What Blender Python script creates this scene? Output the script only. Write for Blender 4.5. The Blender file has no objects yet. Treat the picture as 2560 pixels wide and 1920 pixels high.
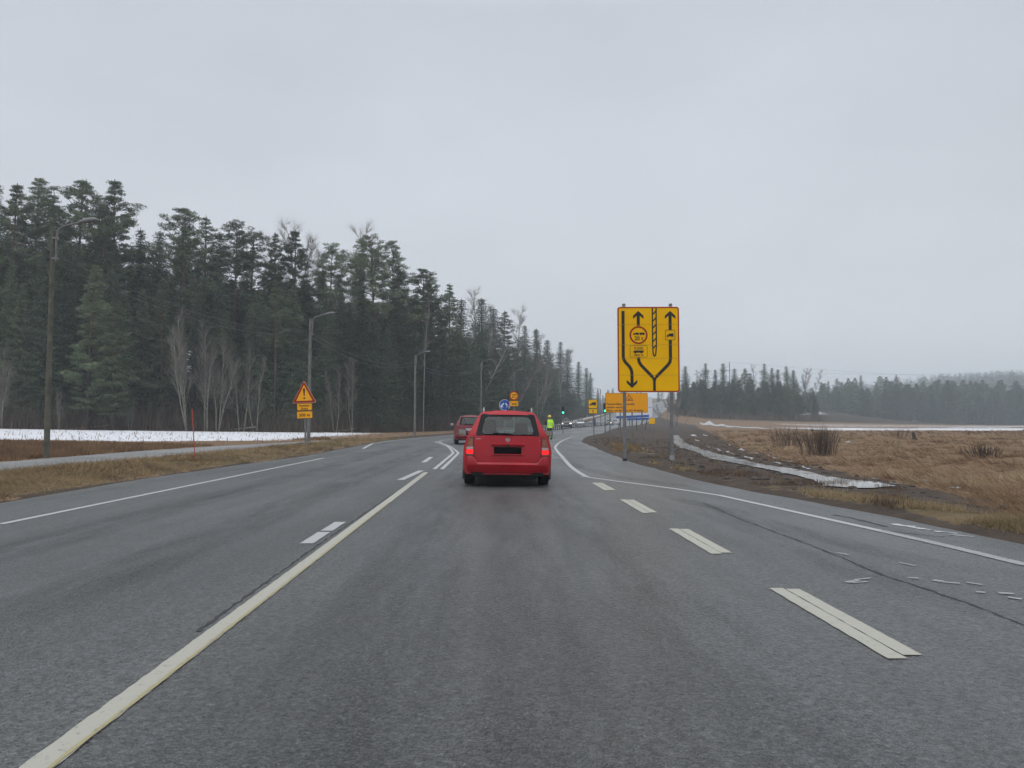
import bpy, bmesh, math, random
import numpy as np
from mathutils import Vector, Matrix

R = math.radians
C = bpy.context.scene.collection
SC = bpy.context.scene

# ------------------------------------------------------------------ camera
F = 769.0
EYE = 1.24
PITCH = math.atan(39 / F)
cam = bpy.data.cameras.new('camera')
cam.sensor_width = 36
cam.lens = F / 1024 * 36
cam.clip_start = 0.05
cam.clip_end = 6000
camo = bpy.data.objects.new('camera', cam)
C.objects.link(camo)
camo.location = (0, 0, EYE)
camo.rotation_euler = (R(90) + PITCH, 0, 0)
SC.camera = camo

# ------------------------------------------------------------------ sky and sun
SUN_EL, SUN_AZ = R(52), R(205)          # high, behind the viewer, hidden by cloud
world = bpy.data.worlds.new('World')
SC.world = world
world.use_nodes = True
nt = world.node_tree
nt.nodes.clear()
N = nt.nodes.new
out = N('ShaderNodeOutputWorld'); bg = N('ShaderNodeBackground')
sky = N('ShaderNodeTexSky'); sky.sky_type = 'NISHITA'; sky.sun_disc = False
sky.sun_elevation = SUN_EL; sky.sun_rotation = SUN_AZ
tc = N('ShaderNodeTexCoord'); sep = N('ShaderNodeSeparateXYZ')
nt.links.new(tc.outputs['Generated'], sep.inputs[0])
ramp = N('ShaderNodeValToRGB')
cr = ramp.color_ramp
cr.elements[0].position = 0.0; cr.elements[0].color = (0.232, 0.240, 0.256, 1)
cr.elements[1].position = 1.0; cr.elements[1].color = (0.62, 0.635, 0.66, 1)
for p, c in ((0.12, (0.235, 0.242, 0.256)), (0.30, (0.223, 0.233, 0.251)), (0.48, (0.204, 0.217, 0.239)), (0.60, (0.27, 0.282, 0.31))):
    e = cr.elements.new(p); e.color = (*c, 1)
nt.links.new(sep.outputs['Z'], ramp.inputs[0])
mp = N('ShaderNodeMapping'); mp.inputs['Scale'].default_value = (1, 1, 2.2)
nt.links.new(tc.outputs['Generated'], mp.inputs[0])
no = N('ShaderNodeTexNoise'); no.inputs['Scale'].default_value = 2.3; no.inputs['Detail'].default_value = 5; no.inputs['Roughness'].default_value = 0.5
nt.links.new(mp.outputs[0], no.inputs['Vector'])
mr = N('ShaderNodeMapRange'); mr.inputs[1].default_value = 0.3; mr.inputs[2].default_value = 0.7
mr.inputs[3].default_value = 27.6; mr.inputs[4].default_value = 31.6
nt.links.new(no.outputs['Fac'], mr.inputs[0])
vm = N('ShaderNodeVectorMath'); vm.operation = 'SCALE'
nt.links.new(ramp.outputs[0], vm.inputs[0]); nt.links.new(mr.outputs[0], vm.inputs['Scale'])
mx = N('ShaderNodeMix'); mx.data_type = 'RGBA'; mx.inputs[0].default_value = 0.95
nt.links.new(sky.outputs[0], mx.inputs[6]); nt.links.new(vm.outputs[0], mx.inputs[7])
nt.links.new(mx.outputs[2], bg.inputs[0])
bg.inputs[1].default_value = 0.1
nt.links.new(bg.outputs[0], out.inputs[0])

sun = bpy.data.lights.new('sun', 'SUN')
sun.energy = 0.5; sun.angle = R(70); sun.color = (1, 0.97, 0.93)
suno = bpy.data.objects.new('sun', sun); C.objects.link(suno)
sd = Vector((math.sin(SUN_AZ) * math.cos(SUN_EL), math.cos(SUN_AZ) * math.cos(SUN_EL), math.sin(SUN_EL)))
suno.rotation_euler = sd.to_track_quat('Z', 'Y').to_euler()
suno.location = sd * 30 + Vector((0, 0, 10))

SC.view_settings.view_transform = 'Standard'
SC.view_settings.look = 'None'
SC.view_settings.exposure = 0
SC.view_settings.gamma = 1
SC.cycles.use_denoising = True
SC.cycles.max_bounces = 6
SC.cycles.diffuse_bounces = 2
SC.cycles.glossy_bounces = 2
SC.cycles.transparent_max_bounces = 12
SC.cycles.volume_bounces = 1
SC.cycles.caustics_reflective = False
SC.cycles.caustics_refractive = False

rng = np.random.default_rng(7)
random.seed(11)

# ------------------------------------------------------------------ helpers
cp, sp_ = math.cos(PITCH), math.sin(PITCH)
def ray(u, v):
    x = (u - 512) / F; z = (384 - v) / F
    return Vector((x, cp - z * sp_, sp_ + z * cp))
def ground(u, v, z=0.0):
    r = ray(u, v); t = (z - EYE) / r.z
    return (r.x * t, r.y * t)
def at_depth(u, v, y):
    r = ray(u, v); t = y / r.y
    return Vector((r.x * t, y, EYE + r.z * t))

def interp(x, xs, ys):
    return np.interp(x, xs, ys)

def hash2(ix, iy, seed):
    h = (ix.astype(np.int64) * 374761393 + iy.astype(np.int64) * 668265263 + seed * 1442695041) & 0x7fffffff
    h = ((h ^ (h >> 13)) * 1274126177) & 0x7fffffff
    h = (h ^ (h >> 16)) & 0xffff
    return h / 65535.0
def vnoise(x, y, seed=0):
    x0 = np.floor(x); y0 = np.floor(y)
    fx = x - x0; fy = y - y0
    fx = fx * fx * (3 - 2 * fx); fy = fy * fy * (3 - 2 * fy)
    a = hash2(x0, y0, seed); b = hash2(x0 + 1, y0, seed); c = hash2(x0, y0 + 1, seed); d = hash2(x0 + 1, y0 + 1, seed)
    return (a * (1 - fx) + b * fx) * (1 - fy) + (c * (1 - fx) + d * fx) * fy - 0.5
def h1(ix, iy, seed):
    h = (ix * 374761393 + iy * 668265263 + seed * 1442695041) & 0x7fffffff
    h = ((h ^ (h >> 13)) * 1274126177) & 0x7fffffff
    return ((h ^ (h >> 16)) & 0xffff) / 65535.0
def vn1(x, y, seed=0):
    x0 = math.floor(x); y0 = math.floor(y); fx = x - x0; fy = y - y0
    fx = fx * fx * (3 - 2 * fx); fy = fy * fy * (3 - 2 * fy)
    a = h1(x0, y0, seed); b = h1(x0 + 1, y0, seed); c = h1(x0, y0 + 1, seed); d = h1(x0 + 1, y0 + 1, seed)
    return (a * (1 - fx) + b * fx) * (1 - fy) + (c * (1 - fx) + d * fx) * fy - 0.5
def fbm(x, y, seed=0, oct=4):
    s = 0; a = 1.0; f = 1.0
    for i in range(oct):
        s = s + a * vnoise(x * f, y * f, seed + i * 17)
        a *= 0.5; f *= 2.03
    return s

def mesh_obj(name, verts, faces, mat=None, parent=None, smooth=False, sharp=None):
    me = bpy.data.meshes.new(name)
    me.from_pydata([tuple(v) for v in verts], [], [tuple(f) for f in faces])
    me.update()
    if mat: me.materials.append(mat)
    if smooth:
        me.polygons.foreach_set('use_smooth', [True] * len(me.polygons))
        if sharp: me.set_sharp_from_angle(angle=R(sharp))
    o = bpy.data.objects.new(name, me); C.objects.link(o)
    if parent: o.parent = parent
    return o
def tri_mesh(name, V, mat, parent=None):
    """V: (n,3,3) numpy array of loose triangles, or (n,4,3) quads"""
    n, k = V.shape[0], V.shape[1]
    me = bpy.data.meshes.new(name)
    me.vertices.add(n * k); me.vertices.foreach_set('co', V.reshape(-1).astype(np.float32))
    me.loops.add(n * k); me.loops.foreach_set('vertex_index', np.arange(n * k, dtype=np.int32))
    me.polygons.add(n); me.polygons.foreach_set('loop_start', np.arange(0, n * k, k, dtype=np.int32))
    me.update(calc_edges=True)
    if mat: me.materials.append(mat)
    o = bpy.data.objects.new(name, me); C.objects.link(o)
    if parent: o.parent = parent
    return o

def tag(o, label=None, cat=None, group=None, kind=None):
    if label: o['label'] = label
    if cat: o['category'] = cat
    if group: o['group'] = group
    if kind: o['kind'] = kind
    return o
def empty(name, loc=(0, 0, 0), rot=(0, 0, 0), label=None, cat=None, group=None):
    o = bpy.data.objects.new(name, None); C.objects.link(o)
    o.empty_display_size = 0.3
    o.location = loc; o.rotation_euler = rot
    return tag(o, label, cat, group)

class MB:
    def __init__(s): s.v = []; s.f = []; s.M = Matrix()
    def add(s, vs, fs):
        k = len(s.v)
        s.v += [s.M @ Vector(v) for v in vs]
        s.f += [tuple(i + k for i in f) for f in fs]
        return s
    def box(s, c, d, rot=None, bev=0.0):
        x, y, z = d[0] / 2, d[1] / 2, d[2] / 2
        m = Matrix.Translation(c) @ (rot.to_4x4() if rot else Matrix())
        if bev <= 0:
            vs = [(-x, -y, -z), (x, -y, -z), (x, y, -z), (-x, y, -z), (-x, -y, z), (x, -y, z), (x, y, z), (-x, y, z)]
            fs = [(0, 3, 2, 1), (4, 5, 6, 7), (0, 1, 5, 4), (1, 2, 6, 5), (2, 3, 7, 6), (3, 0, 4, 7)]
        else:
            bm = bmesh.new(); bmesh.ops.create_cube(bm, size=1)
            for v in bm.verts: v.co = Vector((v.co.x * d[0], v.co.y * d[1], v.co.z * d[2]))
            bmesh.ops.bevel(bm, geom=bm.edges[:], offset=bev, segments=2, affect='EDGES', profile=0.6)
            bm.verts.index_update()
            vs = [v.co.copy() for v in bm.verts]; fs = [[v.index for v in f.verts] for f in bm.faces]; bm.free()
        return s.add([m @ Vector(v) for v in vs], fs)
    def tube(s, pts, rad, n=8, cap=True):
        pts = [Vector(p) for p in pts]
        if not hasattr(rad, '__len__'): rad = [rad] * len(pts)
        vs = []; fs = []
        ref = None
        for i, p in enumerate(pts):
            d = (pts[min(i + 1, len(pts) - 1)] - pts[max(i - 1, 0)]).normalized()
            if ref is None:
                ref = d.orthogonal().normalized()
            ref = (ref - d * ref.dot(d)).normalized()
            b = d.cross(ref)
            for k in range(n):
                a = 2 * math.pi * k / n
                vs.append(p + (ref * math.cos(a) + b * math.sin(a)) * rad[i])
        for i in range(len(pts) - 1):
            for k in range(n):
                fs.append((i * n + k, i * n + (k + 1) % n, (i + 1) * n + (k + 1) % n, (i + 1) * n + k))
        if cap:
            fs.append(tuple(range(n))[::-1]); fs.append(tuple((len(pts) - 1) * n + k for k in range(n)))
        return s.add(vs, fs)
    def prism(s, poly, y0, y1):
        """poly: list of (x,z); extruded along y"""
        n = len(poly)
        vs = [(x, y0, z) for x, z in poly] + [(x, y1, z) for x, z in poly]
        fs = [tuple(range(n)), tuple(range(2 * n - 1, n - 1, -1))]
        fs += [(i, (i + 1) % n, (i + 1) % n + n, i + n) for i in range(n)]
        return s.add(vs, fs)
    def ring(s, outer, inner, y0, y1):
        n = len(outer)
        vs = [(x, y0, z) for x, z in outer] + [(x, y0, z) for x, z in inner] + [(x, y1, z) for x, z in outer] + [(x, y1, z) for x, z in inner]
        fs = []
        for i in range(n):
            j = (i + 1) % n
            fs += [(i, j, n + j, n + i), (2 * n + j, 2 * n + i, 3 * n + i, 3 * n + j), (i, 2 * n + i, 2 * n + j, j), (n + i, n + j, 3 * n + j, 3 * n + i)]
        return s.add(vs, fs)
    def stroke(s, pts, w, y0, y1):
        """thick polyline in the xz plane"""
        pts = [Vector((p[0], p[1])) for p in pts]
        L = []; Rr = []
        for i, p in enumerate(pts):
            d0 = (p - pts[i - 1]).normalized() if i else None
            d1 = (pts[i + 1] - p).normalized() if i < len(pts) - 1 else None
            d = ((d0 or d1) + (d1 or d0)).normalized()
            nn = Vector((-d.y, d.x))
            k = 1.0
            if d0 and d1: k = 1 / max(0.35, nn.dot(Vector((-d1.y, d1.x))))
            L.append(p + nn * w / 2 * k); Rr.append(p - nn * w / 2 * k)
        for i in range(len(pts) - 1):
            q = [L[i], L[i + 1], Rr[i + 1], Rr[i]]
            s.prism([(a.x, a.y) for a in q], y0, y1)
        return s
    def lathe(s, prof, n=24, axis='X'):
        """prof: list of (r, a): radius, position along the axis"""
        vs = []; fs = []
        m = len(prof)
        for k in range(n):
            t = 2 * math.pi * k / n
            for r, a in prof:
                if axis == 'X': vs.append((a, r * math.cos(t), r * math.sin(t)))
                elif axis == 'Y': vs.append((r * math.cos(t), a, r * math.sin(t)))
                else: vs.append((r * math.cos(t), r * math.sin(t), a))
        for k in range(n):
            j = (k + 1) % n
            for i in range(m - 1):
                fs.append((k * m + i, j * m + i, j * m + i + 1, k * m + i + 1))
        return s.add(vs, fs)
    def build(s, name, mat, parent=None, smooth=False, sharp=40):
        return mesh_obj(name, s.v, s.f, mat, parent, smooth, sharp)

def rrect(x0, z0, x1, z1, r, n=5):
    p = []
    for cx, cz, a0 in ((x1 - r, z1 - r, 0), (x0 + r, z1 - r, 90), (x0 + r, z0 + r, 180), (x1 - r, z0 + r, 270)):
        for i in range(n + 1):
            a = R(a0 + 90 * i / n)
            p.append((cx + r * math.cos(a), cz + r * math.sin(a)))
    return p
def circle(cx, cz, r, n=40):
    return [(cx + r * math.cos(2 * math.pi * i / n), cz + r * math.sin(2 * math.pi * i / n)) for i in range(n)]

def text_obj(name, body, size, mat, parent, x, y, z, align='CENTER', sx=1.0, bold=0.03):
    cu = bpy.data.curves.new('lettering', 'FONT')
    cu.body = body; cu.size = size; cu.align_x = align; cu.resolution_u = 3; cu.offset = bold * size
    cu.space_character = 1.08
    t = bpy.data.objects.new('lettering_curve', cu); C.objects.link(t)
    dg = bpy.context.evaluated_depsgraph_get(); dg.update()
    me = bpy.data.meshes.new_from_object(t.evaluated_get(dg))
    bpy.data.objects.remove(t)
    me.materials.clear(); me.materials.append(mat)
    me.transform(Matrix(((sx, 0, 0, x), (0, 0, -1, y), (0, 1, 0, z), (0, 0, 0, 1))))
    o = bpy.data.objects.new(name, me); C.objects.link(o); o.parent = parent
    return o

# ------------------------------------------------------------------ materials
def material(name):
    m = bpy.data.materials.new(name); m.use_nodes = True
    n = m.node_tree
    return m, n, n.nodes['Principled BSDF'], n.nodes.new, n.links.new
def simple(name, col, rough=0.6, metal=0.0, var=0.12, scale=6.0, bump=0.0, emit=None, coat=0.0, spec=0.5, objrand=0.0):
    m, n, b, nn, ln = material(name)
    tcn = nn('ShaderNodeTexCoord'); nz = nn('ShaderNodeTexNoise')
    nz.inputs['Scale'].default_value = scale; nz.inputs['Detail'].default_value = 5
    ln(tcn.outputs['Object'], nz.inputs['Vector'])
    r = nn('ShaderNodeMapRange'); r.inputs[1].default_value = .3; r.inputs[2].default_value = .7
    r.inputs[3].default_value = 1 - var; r.inputs[4].default_value = 1 + var
    ln(nz.outputs['Fac'], r.inputs[0])
    v = nn('ShaderNodeVectorMath'); v.operation = 'SCALE'; v.inputs[0].default_value = col
    ln(r.outputs[0], v.inputs['Scale'])
    last = v.outputs[0]
    if objrand:
        oi = nn('ShaderNodeObjectInfo'); r2 = nn('ShaderNodeMapRange')
        r2.inputs[3].default_value = 1 - objrand; r2.inputs[4].default_value = 1 + objrand
        ln(oi.outputs['Random'], r2.inputs[0])
        v2 = nn('ShaderNodeVectorMath'); v2.operation = 'SCALE'
        ln(last, v2.inputs[0]); ln(r2.outputs[0], v2.inputs['Scale']); last = v2.outputs[0]
    ln(last, b.inputs['Base Color'])
    b.inputs['Roughness'].default_value = rough; b.inputs['Metallic'].default_value = metal
    b.inputs['Coat Weight'].default_value = coat; b.inputs['Specular IOR Level'].default_value = spec
    if bump:
        bp = nn('ShaderNodeBump'); bp.inputs['Strength'].default_value = bump; bp.inputs['Distance'].default_value = 0.02
        ln(nz.outputs['Fac'], bp.inputs['Height']); ln(bp.outputs[0], b.inputs['Normal'])
    if emit:
        b.inputs['Emission Color'].default_value = (*emit[0], 1); b.inputs['Emission Strength'].default_value = emit[1]
    return m
def glass(name, tint=(0.62, 0.70, 0.70), refl=0.06):
    m, n, b, nn, ln = material(name)
    n.nodes.remove(b)
    o = n.nodes['Material Output']
    tr = nn('ShaderNodeBsdfTransparent'); tr.inputs[0].default_value = (*tint, 1)
    gl = nn('ShaderNodeBsdfGlossy'); gl.inputs['Roughness'].default_value = 0.04
    lw = nn('ShaderNodeLayerWeight'); lw.inputs[0].default_value = 0.5; fr = nn('ShaderNodeMath'); fr.operation = 'POWER'; fr.inputs[1].default_value = 4.0; ln(lw.outputs['Facing'], fr.inputs[0])
    ad = nn('ShaderNodeMath'); ad.operation = 'ADD'; ad.inputs[1].default_value = refl
    mxs = nn('ShaderNodeMixShader')
    ln(fr.outputs[0], ad.inputs[0]); ln(ad.outputs[0], mxs.inputs[0]); ln(tr.outputs[0], mxs.inputs[1]); ln(gl.outputs[0], mxs.inputs[2])
    ln(mxs.outputs[0], o.inputs[0])
    return m

M = {}
M['steel'] = simple('galvanised_steel', (0.20, 0.205, 0.21), 0.6, 0.4, 0.25, 4)
M['pole_wood'] = simple('weathered_wood', (0.105, 0.104, 0.082), 0.9, 0, 0.35, 3, 0.3)
M['pole_grey'] = simple('grey_wood', (0.16, 0.165, 0.15), 0.9, 0, 0.25, 3, 0.3)
M['dark_metal'] = simple('dark_metal', (0.03, 0.03, 0.032), 0.5, 0.3)
M['black'] = simple('sign_black', (0.012, 0.009, 0.008), 0.6, 0, 0.05)
M['brown_ink'] = simple('sign_brown_ink', (0.10, 0.035, 0.01), 0.6, 0, 0.05)
M['yellow'] = simple('sign_yellow', (0.95, 0.52, 0.0), 0.6, 0, 0.06, 1.2, spec=0.08)
M['orange'] = simple('sign_amber', (0.95, 0.40, 0.0), 0.6, 0, 0.05, 1.5, spec=0.08)
M['amber'] = simple('bright_amber', (1.0, 0.46, 0.004), 0.6, 0, 0.05, 2, spec=0.3)
M['sign_red'] = simple('sign_red', (0.34, 0.016, 0.004), 0.5, 0, 0.06, spec=0.3)
M['sign_edge'] = simple('sign_pale_edge', (0.75, 0.45, 0.30), 0.5, 0, 0.04)
M['seam'] = simple('sign_seam', (0.42, 0.26, 0.03), 0.6)
M['sign_back'] = simple('sign_back', (0.22, 0.22, 0.22), 0.5, 0.5)
M['blue'] = simple('sign_blue', (0.012, 0.085, 0.42), 0.5, 0, 0.05)
M['white'] = simple('sign_white', (0.75, 0.77, 0.8), 0.5, 0, 0.04)
M['redpaint'] = simple('red_car_paint', (0.38, 0.004, 0.013), 0.36, 0, 0.12, 2.5, coat=0.10, spec=0.35)
def grimy(name, src):
    m = src.copy(); m.name = name; n = m.node_tree; b = n.nodes['Principled BSDF']; nn = n.nodes.new; ln = n.links.new
    base = b.inputs['Base Color'].links[0].from_socket
    t = nn('ShaderNodeTexCoord'); sp3 = nn('ShaderNodeSeparateXYZ'); ln(t.outputs['Object'], sp3.inputs[0])
    r = nn('ShaderNodeMapRange'); r.inputs[1].default_value = .85; r.inputs[2].default_value = .25; r.inputs[3].default_value = .02; r.inputs[4].default_value = .38; ln(sp3.outputs['Z'], r.inputs[0])
    z = nn('ShaderNodeTexNoise'); z.inputs['Scale'].default_value = 5; z.inputs['Detail'].default_value = 9; z.inputs['Roughness'].default_value = .7; ln(t.outputs['Object'], z.inputs['Vector'])
    r2 = nn('ShaderNodeMapRange'); r2.inputs[1].default_value = .35; r2.inputs[2].default_value = .72; ln(z.outputs['Fac'], r2.inputs[0])
    ml = nn('ShaderNodeMath'); ml.operation = 'MULTIPLY'; ln(r.outputs[0], ml.inputs[0]); ln(r2.outputs[0], ml.inputs[1])
    x = nn('ShaderNodeMix'); x.data_type = 'RGBA'; ln(ml.outputs[0], x.inputs[0]); ln(base, x.inputs[6]); x.inputs[7].default_value = (0.075, 0.052, 0.045, 1); ln(x.outputs[2], b.inputs['Base Color'])
    return m
M['redpaint'] = grimy('dusty_red_car_paint', M['redpaint'])
M['redpaint2'] = simple('dark_red_car_paint', (0.19, 0.005, 0.015), 0.32, 0, 0.1, 2.5, coat=0.4)
M['whitepaint'] = simple('white_car_paint', (0.62, 0.63, 0.65), 0.3, 0, 0.05, coat=0.4)
M['greypaint'] = simple('grey_car_paint', (0.14, 0.145, 0.155), 0.3, 0.2, 0.05, coat=0.4)
M['darkpaint'] = simple('dark_car_paint', (0.03, 0.033, 0.037), 0.3, 0, 0.05, coat=0.4)
M['rubber'] = simple('tyre_rubber', (0.011, 0.011, 0.012), 0.85, 0, 0.2, 20)
M['rim'] = simple('wheel_rim', (0.25, 0.25, 0.26), 0.4, 0.7)
M['trim'] = simple('black_plastic', (0.012, 0.012, 0.014), 0.55)
M['under'] = simple('underbody', (0.006, 0.006, 0.006), 0.9)
M['seat'] = simple('seat_fabric', (0.035, 0.043, 0.047), 0.9)
M['lining'] = simple('cabin_lining', (0.30, 0.32, 0.32), 0.9)
M['glass'] = glass('car_glass', (0.60, 0.70, 0.70), 0.05)
M['mirror'] = simple('mirror_glass', (0.55, 0.60, 0.62), 0.05, 1.0, 0.02)
M['frit'] = simple('window_border', (0.009, 0.008, 0.010), 0.3, spec=0.15)
M['chrome'] = simple('chrome', (0.6, 0.6, 0.62), 0.25, 1.0, 0.03)
M['lamp_lens'] = simple('lamp_lens_smoked', (0.13, 0.018, 0.010), 0.2, 0, 0.2, 14, coat=0.5)
M['lamp_amber'] = simple('lamp_lens_amber', (0.22, 0.06, 0.02), 0.2, 0, 0.2, 14, coat=0.5)
M['lamp_clear'] = simple('lamp_lens_clear', (0.42, 0.30, 0.29), 0.2, 0, 0.2, 14, coat=0.5)
M['brake'] = simple('lit_tail_lamp', (0.7, 0.01, 0.01), 0.3, emit=((1, 0.0, 0.0), 1.0))
M['tail_dull'] = simple('unlit_tail_lamp', (0.20, 0.008, 0.012), 0.2, coat=0.5)
M['headlight'] = simple('lit_headlight', (0.9, 0.9, 0.85), 0.3, emit=((1, 0.95, 0.8), 4.0))
M['green_lamp'] = simple('green_signal_lamp', (0.05, 0.8, 0.5), 0.4, emit=((0.05, 0.95, 0.52), 2.4))
M['plate'] = simple('number_plate', (0.004, 0.004, 0.004), 0.7, spec=0.1)
M['plate_pale'] = simple('pale_plate', (0.5, 0.5, 0.5), 0.5)
M['hivis'] = simple('hi_vis_yellow', (0.52, 0.95, 0.02), 0.7, 0, 0.08, 8, emit=((0.5, 1.0, 0.0), 0.12))
M['reflective'] = simple('reflective_tape', (0.6, 0.62, 0.5), 0.4)
M['navy'] = simple('dark_workwear', (0.012, 0.013, 0.016), 0.9)
M['skin'] = simple('skin', (0.5, 0.28, 0.2), 0.6)
M['helmet'] = simple('yellow_helmet', (0.72, 0.55, 0.08), 0.4)
M['snowpole'] = simple('orange_snow_pole', (0.42, 0.07, 0.04), 0.7)
M['concrete'] = simple('pale_concrete', (0.34, 0.35, 0.36), 0.85, 0, 0.15, 5, 0.2)
M['snow'] = simple('old_snow', (0.42, 0.425, 0.43), 0.85, 0, 0.45, .9, 0.4)
M['wire'] = simple('overhead_wire', (0.10, 0.105, 0.11), 0.6)

# --- paint on the road, worn so that the asphalt shows through
def road_paint(name, col, wear):
    m, n, b, nn, ln = material(name)
    g = nn('ShaderNodeNewGeometry')
    n1 = nn('ShaderNodeTexNoise'); n1.inputs['Scale'].default_value = 22; n1.inputs['Detail'].default_value = 9; n1.inputs['Roughness'].default_value = .65
    n2 = nn('ShaderNodeTexNoise'); n2.inputs['Scale'].default_value = 70; n2.inputs['Detail'].default_value = 3
    ln(g.outputs['Position'], n1.inputs['Vector']); ln(g.outputs['Position'], n2.inputs['Vector'])
    ad = nn('ShaderNodeMath'); ad.operation = 'ADD'; ln(n1.outputs['Fac'], ad.inputs[0])
    ml = nn('ShaderNodeMath'); ml.operation = 'MULTIPLY'; ml.inputs[1].default_value = 0.6; ln(n2.outputs['Fac'], ml.inputs[0]); ln(ml.outputs[0], ad.inputs[1])
    r = nn('ShaderNodeMapRange'); r.inputs[1].default_value = wear; r.inputs[2].default_value = wear + 0.26
    ln(ad.outputs[0], r.inputs[0])
    mix = nn('ShaderNodeMix'); mix.data_type = 'RGBA'
    ln(r.outputs[0], mix.inputs[0]); mix.inputs[6].default_value = (*col, 1); mix.inputs[7].default_value = (0.13, 0.13, 0.13, 1)
    ln(mix.outputs[2], b.inputs['Base Color']); b.inputs['Roughness'].default_value = 0.6
    bp = nn('ShaderNodeBump'); bp.inputs['Strength'].default_value = 0.4; bp.inputs['Distance'].default_value = 0.004
    ln(n2.outputs['Fac'], bp.inputs['Height']); ln(bp.outputs[0], b.inputs['Normal'])
    return m
M['paint'] = road_paint('road_paint_white', (0.38, 0.385, 0.38), 0.90)
M['paint_cream'] = road_paint('road_paint_cream', (0.37, 0.362, 0.305), 0.885)
M['paint_yellow'] = road_paint('road_paint_yellowed', (0.33, 0.29, 0.15), 0.84)
M['paint_worn'] = road_paint('road_paint_worn', (0.30, 0.30, 0.30), 0.81)

# --- asphalt
def asphalt(name, base, wet=0.36):
    m, n, b, nn, ln = material(name)
    g = nn('ShaderNodeNewGeometry')
    def noise(scale, det=4, rough=.5, vec=None, stretch=None):
        z = nn('ShaderNodeTexNoise'); z.inputs['Scale'].default_value = scale; z.inputs['Detail'].default_value = det; z.inputs['Roughness'].default_value = rough
        if stretch:
            mp_ = nn('ShaderNodeMapping'); mp_.inputs['Scale'].default_value = stretch; mp_.inputs['Rotation'].default_value = (0, 0, R(-1.5))
            ln(g.outputs['Position'], mp_.inputs[0]); ln(mp_.outputs[0], z.inputs['Vector'])
        else: ln(g.outputs['Position'], z.inputs['Vector'])
        return z.outputs['Fac']
    def rng_(x, a, b_, c, d):
        r = nn('ShaderNodeMapRange'); r.inputs[1].default_value = a; r.inputs[2].default_value = b_; r.inputs[3].default_value = c; r.inputs[4].default_value = d
        ln(x, r.inputs[0]); return r.outputs[0]
    def mul(a, b_):
        t = nn('ShaderNodeMath'); t.operation = 'MULTIPLY'; ln(a, t.inputs[0]); ln(b_, t.inputs[1]); return t.outputs[0]
    big = rng_(noise(0.23, 4, .55), .3, .7, .75, 1.25)
    streak = rng_(noise(1.0, 4, .5, stretch=(1.3, .05, 1)), .3, .7, .72, 1.3)
    fine = rng_(noise(34, 5, .7), .30, .70, .18, 2.1)
    grit = rng_(noise(150, 2, .5), .60, .78, 1.0, 2.8)
    k = mul(mul(mul(big, streak), fine), grit)
    v = nn('ShaderNodeVectorMath'); v.operation = 'SCALE'; v.inputs[0].default_value = base
    ln(k, v.inputs['Scale']); ln(v.outputs[0], b.inputs['Base Color'])
    ln(rng_(noise(0.5, 4, .6, stretch=(1.0, .18, 1)), .32, .68, wet - .06, wet + .18), b.inputs['Roughness'])
    b.inputs['Specular IOR Level'].default_value = 0.75
    vo = nn('ShaderNodeTexVoronoi'); vo.inputs['Scale'].default_value = 62; ln(g.outputs['Position'], vo.inputs['Vector'])
    mixh = nn('ShaderNodeMath'); mixh.operation = 'ADD'; ln(vo.outputs['Distance'], mixh.inputs[0]); ln(noise(26, 4, .6), mixh.inputs[1])
    bp = nn('ShaderNodeBump'); bp.inputs['Strength'].default_value = 1.0; bp.inputs['Distance'].default_value = 0.017
    ln(mixh.outputs[0], bp.inputs['Height']); ln(bp.outputs[0], b.inputs['Normal'])
    return m
M['asphalt'] = asphalt('asphalt', (0.060, 0.0635, 0.0625))
M['path'] = asphalt('path_asphalt', (0.17, 0.17, 0.168), 0.6)
M['crack'] = simple('tar_crack', (0.030, 0.030, 0.031), 0.8, 0, 0.3, 20)

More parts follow.
